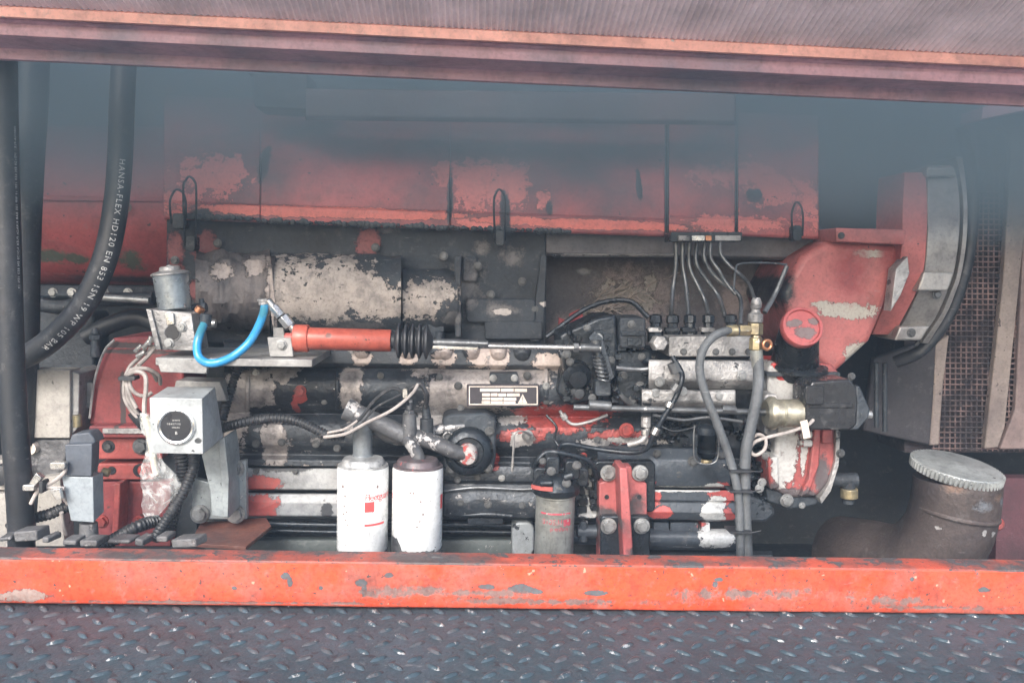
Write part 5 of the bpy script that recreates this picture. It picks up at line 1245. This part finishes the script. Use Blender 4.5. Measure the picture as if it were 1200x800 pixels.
b = MB(); b.rect(-120,150,7,218,-.1,-.08); tag(b.build('cream_label_board', M['beigeplate'], None, bevel=.001), 'cream board edge at the far left, above the hoses', 'board')
b = MB(); b.rect(-120,385,2,408,-.1,-.08); tag(b.build('red_bar', M['red'], None, bevel=.001), 'red bar end at the far left edge behind the hose', 'bar')

# ------------------------------------------------------------------ hydraulic hoses with printed lettering
def hose(pts, rpx, label, txt=None, u0=0.0, side=(1,-1,0), size=.013, nn=12, spacing=1.0, flip=False):
    t = thing('hydraulic_hose', tuple(W(*pts[-1])), label, 'hose', 'thick black hydraulic hoses at the left')
    P = catmull([W(*p) for p in pts], nn); Ym = sum(p[2] for p in pts)/len(pts); r = rpx*S(Ym)
    b = MB(); b.tube(P, r, 24); hz = b.build('hose', M['rubber'], t)
    if txt:
        L = [0]
        for i in range(1, len(P)): L.append(L[-1]+(P[i]-P[i-1]).length)
        sd_ = Vector(side).normalized()
        def fn(u, v):
            s_ = min(L[-1]*.999, max(0, u0+u)); j = 0
            while j < len(L)-2 and L[j+1] < s_: j += 1
            p = P[j].lerp(P[j+1], (s_-L[j])/max(1e-9, L[j+1]-L[j])); d = (P[j+1]-P[j]).normalized()
            n0 = (sd_-d*sd_.dot(d)).normalized(); w = d.cross(n0)
            if flip: w = -w
            a = (v-size*.35)/r
            return p+(n0*math.cos(a)+w*math.sin(a))*(r+.0005)
        text_mb(txt, size, fn, spacing).build('lettering', M['printw'], t, smooth=False)
    return t
hose([(150,-20,-.1),(146,60,-.10),(143,120,-.11),(141,180,-.12),(136,240,-.13),(124,300,-.14),(102,350,-.14),(74,385,-.13),(40,412,-.11),(0,428,-.08),(-60,440,-.05)], 13.5,
     'thick black hydraulic hose with white print curving from the top down to the left edge', 'HANSA-FLEX HD120 EN 853 1SN 19 WP 105 BAR', .375, (.55,-.83,-.05), .0168, 12, 1.25, True)
hose([(40,-20,.02),(38,100,.0),(32,200,-.02),(28,300,-.03),(27,400,-.03),(22,520,-.03)], 17, 'thick plain black hydraulic hose standing behind the leftmost one')
hose([(2,-40,-.28),(4,100,-.28),(6,200,-.28),(9,300,-.28),(12,400,-.28),(16,480,-.28),(20,540,-.28),(24,600,-.27),(26,660,-.26)], 14.5,
     'leftmost thick black hydraulic hose running straight down to the beam', 'HANSA-FLEX HD120 EN 853 1SN 19 WP 105 BAR HANSA-FLEX HD120 EN 853 1SN 19', .30, (.93,-.30,0), .007, 12, 1.2)

# dark machinery seen between the hoses
b = MB(); b.ptube([(30,352,.2),(70,360,.2),(110,352,.2),(180,350,.2)], 8, 12); tag(b.build('rear_pipe', M['cast'], None), 'dark pipe running level behind the hoses below the air cleaner', 'pipe')
b = MB(); b.ptube([(100,395,.25),(130,380,.25),(165,372,.25),(200,392,.25)], 10, 12); tag(b.build('rear_hose', M['rubber'], None), 'dark hose arching above the red guard plate', 'hose')
b = MB(); b.rrect(30,365,110,436,6,.3,.4); tag(b.build('rear_housing', M['cast'], None, bevel=.006), 'dark housing behind the curved hydraulic hose at left', 'housing')
b = MB(); b.pcyl(110,348,175,352,.15,4,12); tag(b.build('tie_rod', M['boltz'], None), 'pale tie rod end left of the solenoid valve', 'rod')

# ------------------------------------------------------------------ grimy link blocks lying on the beam at left
xs = 0
skip = {3, 6, 9}
labs = ['first from the left edge', 'second from the left edge', 'third from the left edge', 'below the light grey connector', 'just right of the connector gland', 'below the red guard rib', 'under the plastic bag', 'right of the plastic bag', 'beneath the slanting conduit', 'beside the rusty bracket', 'touching the rusty bracket', 'farthest right of the row']
ws = [20,34,13,11,22,26,9,31,16,12,17,38]; x = -4
for i, w_ in enumerate(ws):
    y = 624+rnd.uniform(-2,3)+.012*x; h_ = 638.5+.012*x-y
    if i in skip: x += w_*.8; continue
    m = MB(); Yf = -.340+rnd.uniform(-.015,.02)
    z1 = W(x, 640.5+.012*x, -.385).z
    p0 = W(x, y, Yf); p1 = W(x+w_-3, y, Yf)
    hgt = (.008,.021,.012,.016,.010,.013,.019,.008,.014,.020,.012,.017)[i]
    pz = W(x, 641+.012*x, -.365).z
    c0 = Vector(((p0.x+p1.x)/2, Yf+.02, pz+hgt/2-.001))
    m.box(c0, (abs(p1.x-p0.x)*rnd.uniform(.8,1.05), .040, hgt), Matrix.Rotation(rnd.uniform(-.35,.35), 3, 'Z') @ Matrix.Rotation(rnd.uniform(-.16,.16), 3, 'Y'))
    tag(m.build('track_link', M['clutter'], None, bevel=.003), 'grimy grey metal link on the beam, '+labs[i], 'link', 'grimy links lying along the back of the beam')
    x += w_
b = MB(); b.sweepx(-100, 330, [(641,-.36),(641,-.30),(646,-.30),(646,-.36)], .012); tag(b.build('support_angle', M['clutter'], None), 'dirty steel ledge carrying the grimy links behind the beam', 'ledge')

# ------------------------------------------------------------------ upper veil and haze
def vol(name, lo, hi, dens, colr, aniso=.2):
    b = MB(); c = (Vector(lo)+Vector(hi))/2; b.box(c, [hi[i]-lo[i] for i in range(3)])
    m = bpy.data.materials.new(name+'_air'); m.use_nodes = True; n = m.node_tree.nodes; n.clear()
    out = n.new('ShaderNodeOutputMaterial'); pv = n.new('ShaderNodeVolumePrincipled')
    pv.inputs['Color'].default_value = (*colr, 1); pv.inputs['Anisotropy'].default_value = aniso
    pv.inputs['Density'].default_value = dens
    m.node_tree.links.new(pv.outputs[0], out.inputs['Volume'])
    o = b.build(name, m, None, smooth=False); o['kind'] = 'stuff'
    return o, m, pv
HAZE = .020
vol('haze', (-6.5,-6.5,-3.3), (6.5,6.5,1.3), HAZE, (.58,.78,1.0)) if HAZE else None
# bluish veil built as a volume under the raised hood, thinning downwards
so_, sm, pv = vol('upper_veil', (-2.05,-.60,-.05), (2.2,.95,.60), 1.0, (.39,.53,.62), .1)
n = sm.node_tree.nodes; l = sm.node_tree.links
tc = n.new('ShaderNodeNewGeometry'); sx = n.new('ShaderNodeSeparateXYZ'); l.new(tc.outputs['Position'], sx.inputs[0])
def mrange(inp, a, b_, lo, hi):
    t = n.new('ShaderNodeMapRange'); t.interpolation_type = 'SMOOTHSTEP'
    l.new(inp, t.inputs[0]); t.inputs[1].default_value = a; t.inputs[2].default_value = b_; t.inputs[3].default_value = lo; t.inputs[4].default_value = hi; return t.outputs[0]
def mul(a, b_):
    t = n.new('ShaderNodeMath'); t.operation = 'MULTIPLY'
    l.new(a, t.inputs[0])
    if isinstance(b_, float): t.inputs[1].default_value = b_
    else: l.new(b_, t.inputs[1])
    return t.outputs[0]
ns = n.new('ShaderNodeTexNoise'); ns.inputs['Scale'].default_value = 3.0; ns.inputs['Detail'].default_value = 1.5; l.new(tc.outputs['Position'], ns.inputs['Vector'])
hz = mrange(sx.outputs['Z'], .04, .31, 0, 1)
yf = mrange(sx.outputs['Y'], -.60, -.20, .0, 1)
nz = mrange(ns.outputs[0], .25, .75, .6, 1.3)
l.new(mul(mul(mul(hz, yf), nz), 2.5), pv.inputs['Density'])
scene.cycles.volume_step_rate = 1.0


for o in bpy.data.objects:
    if '_o' in o: del o['_o']
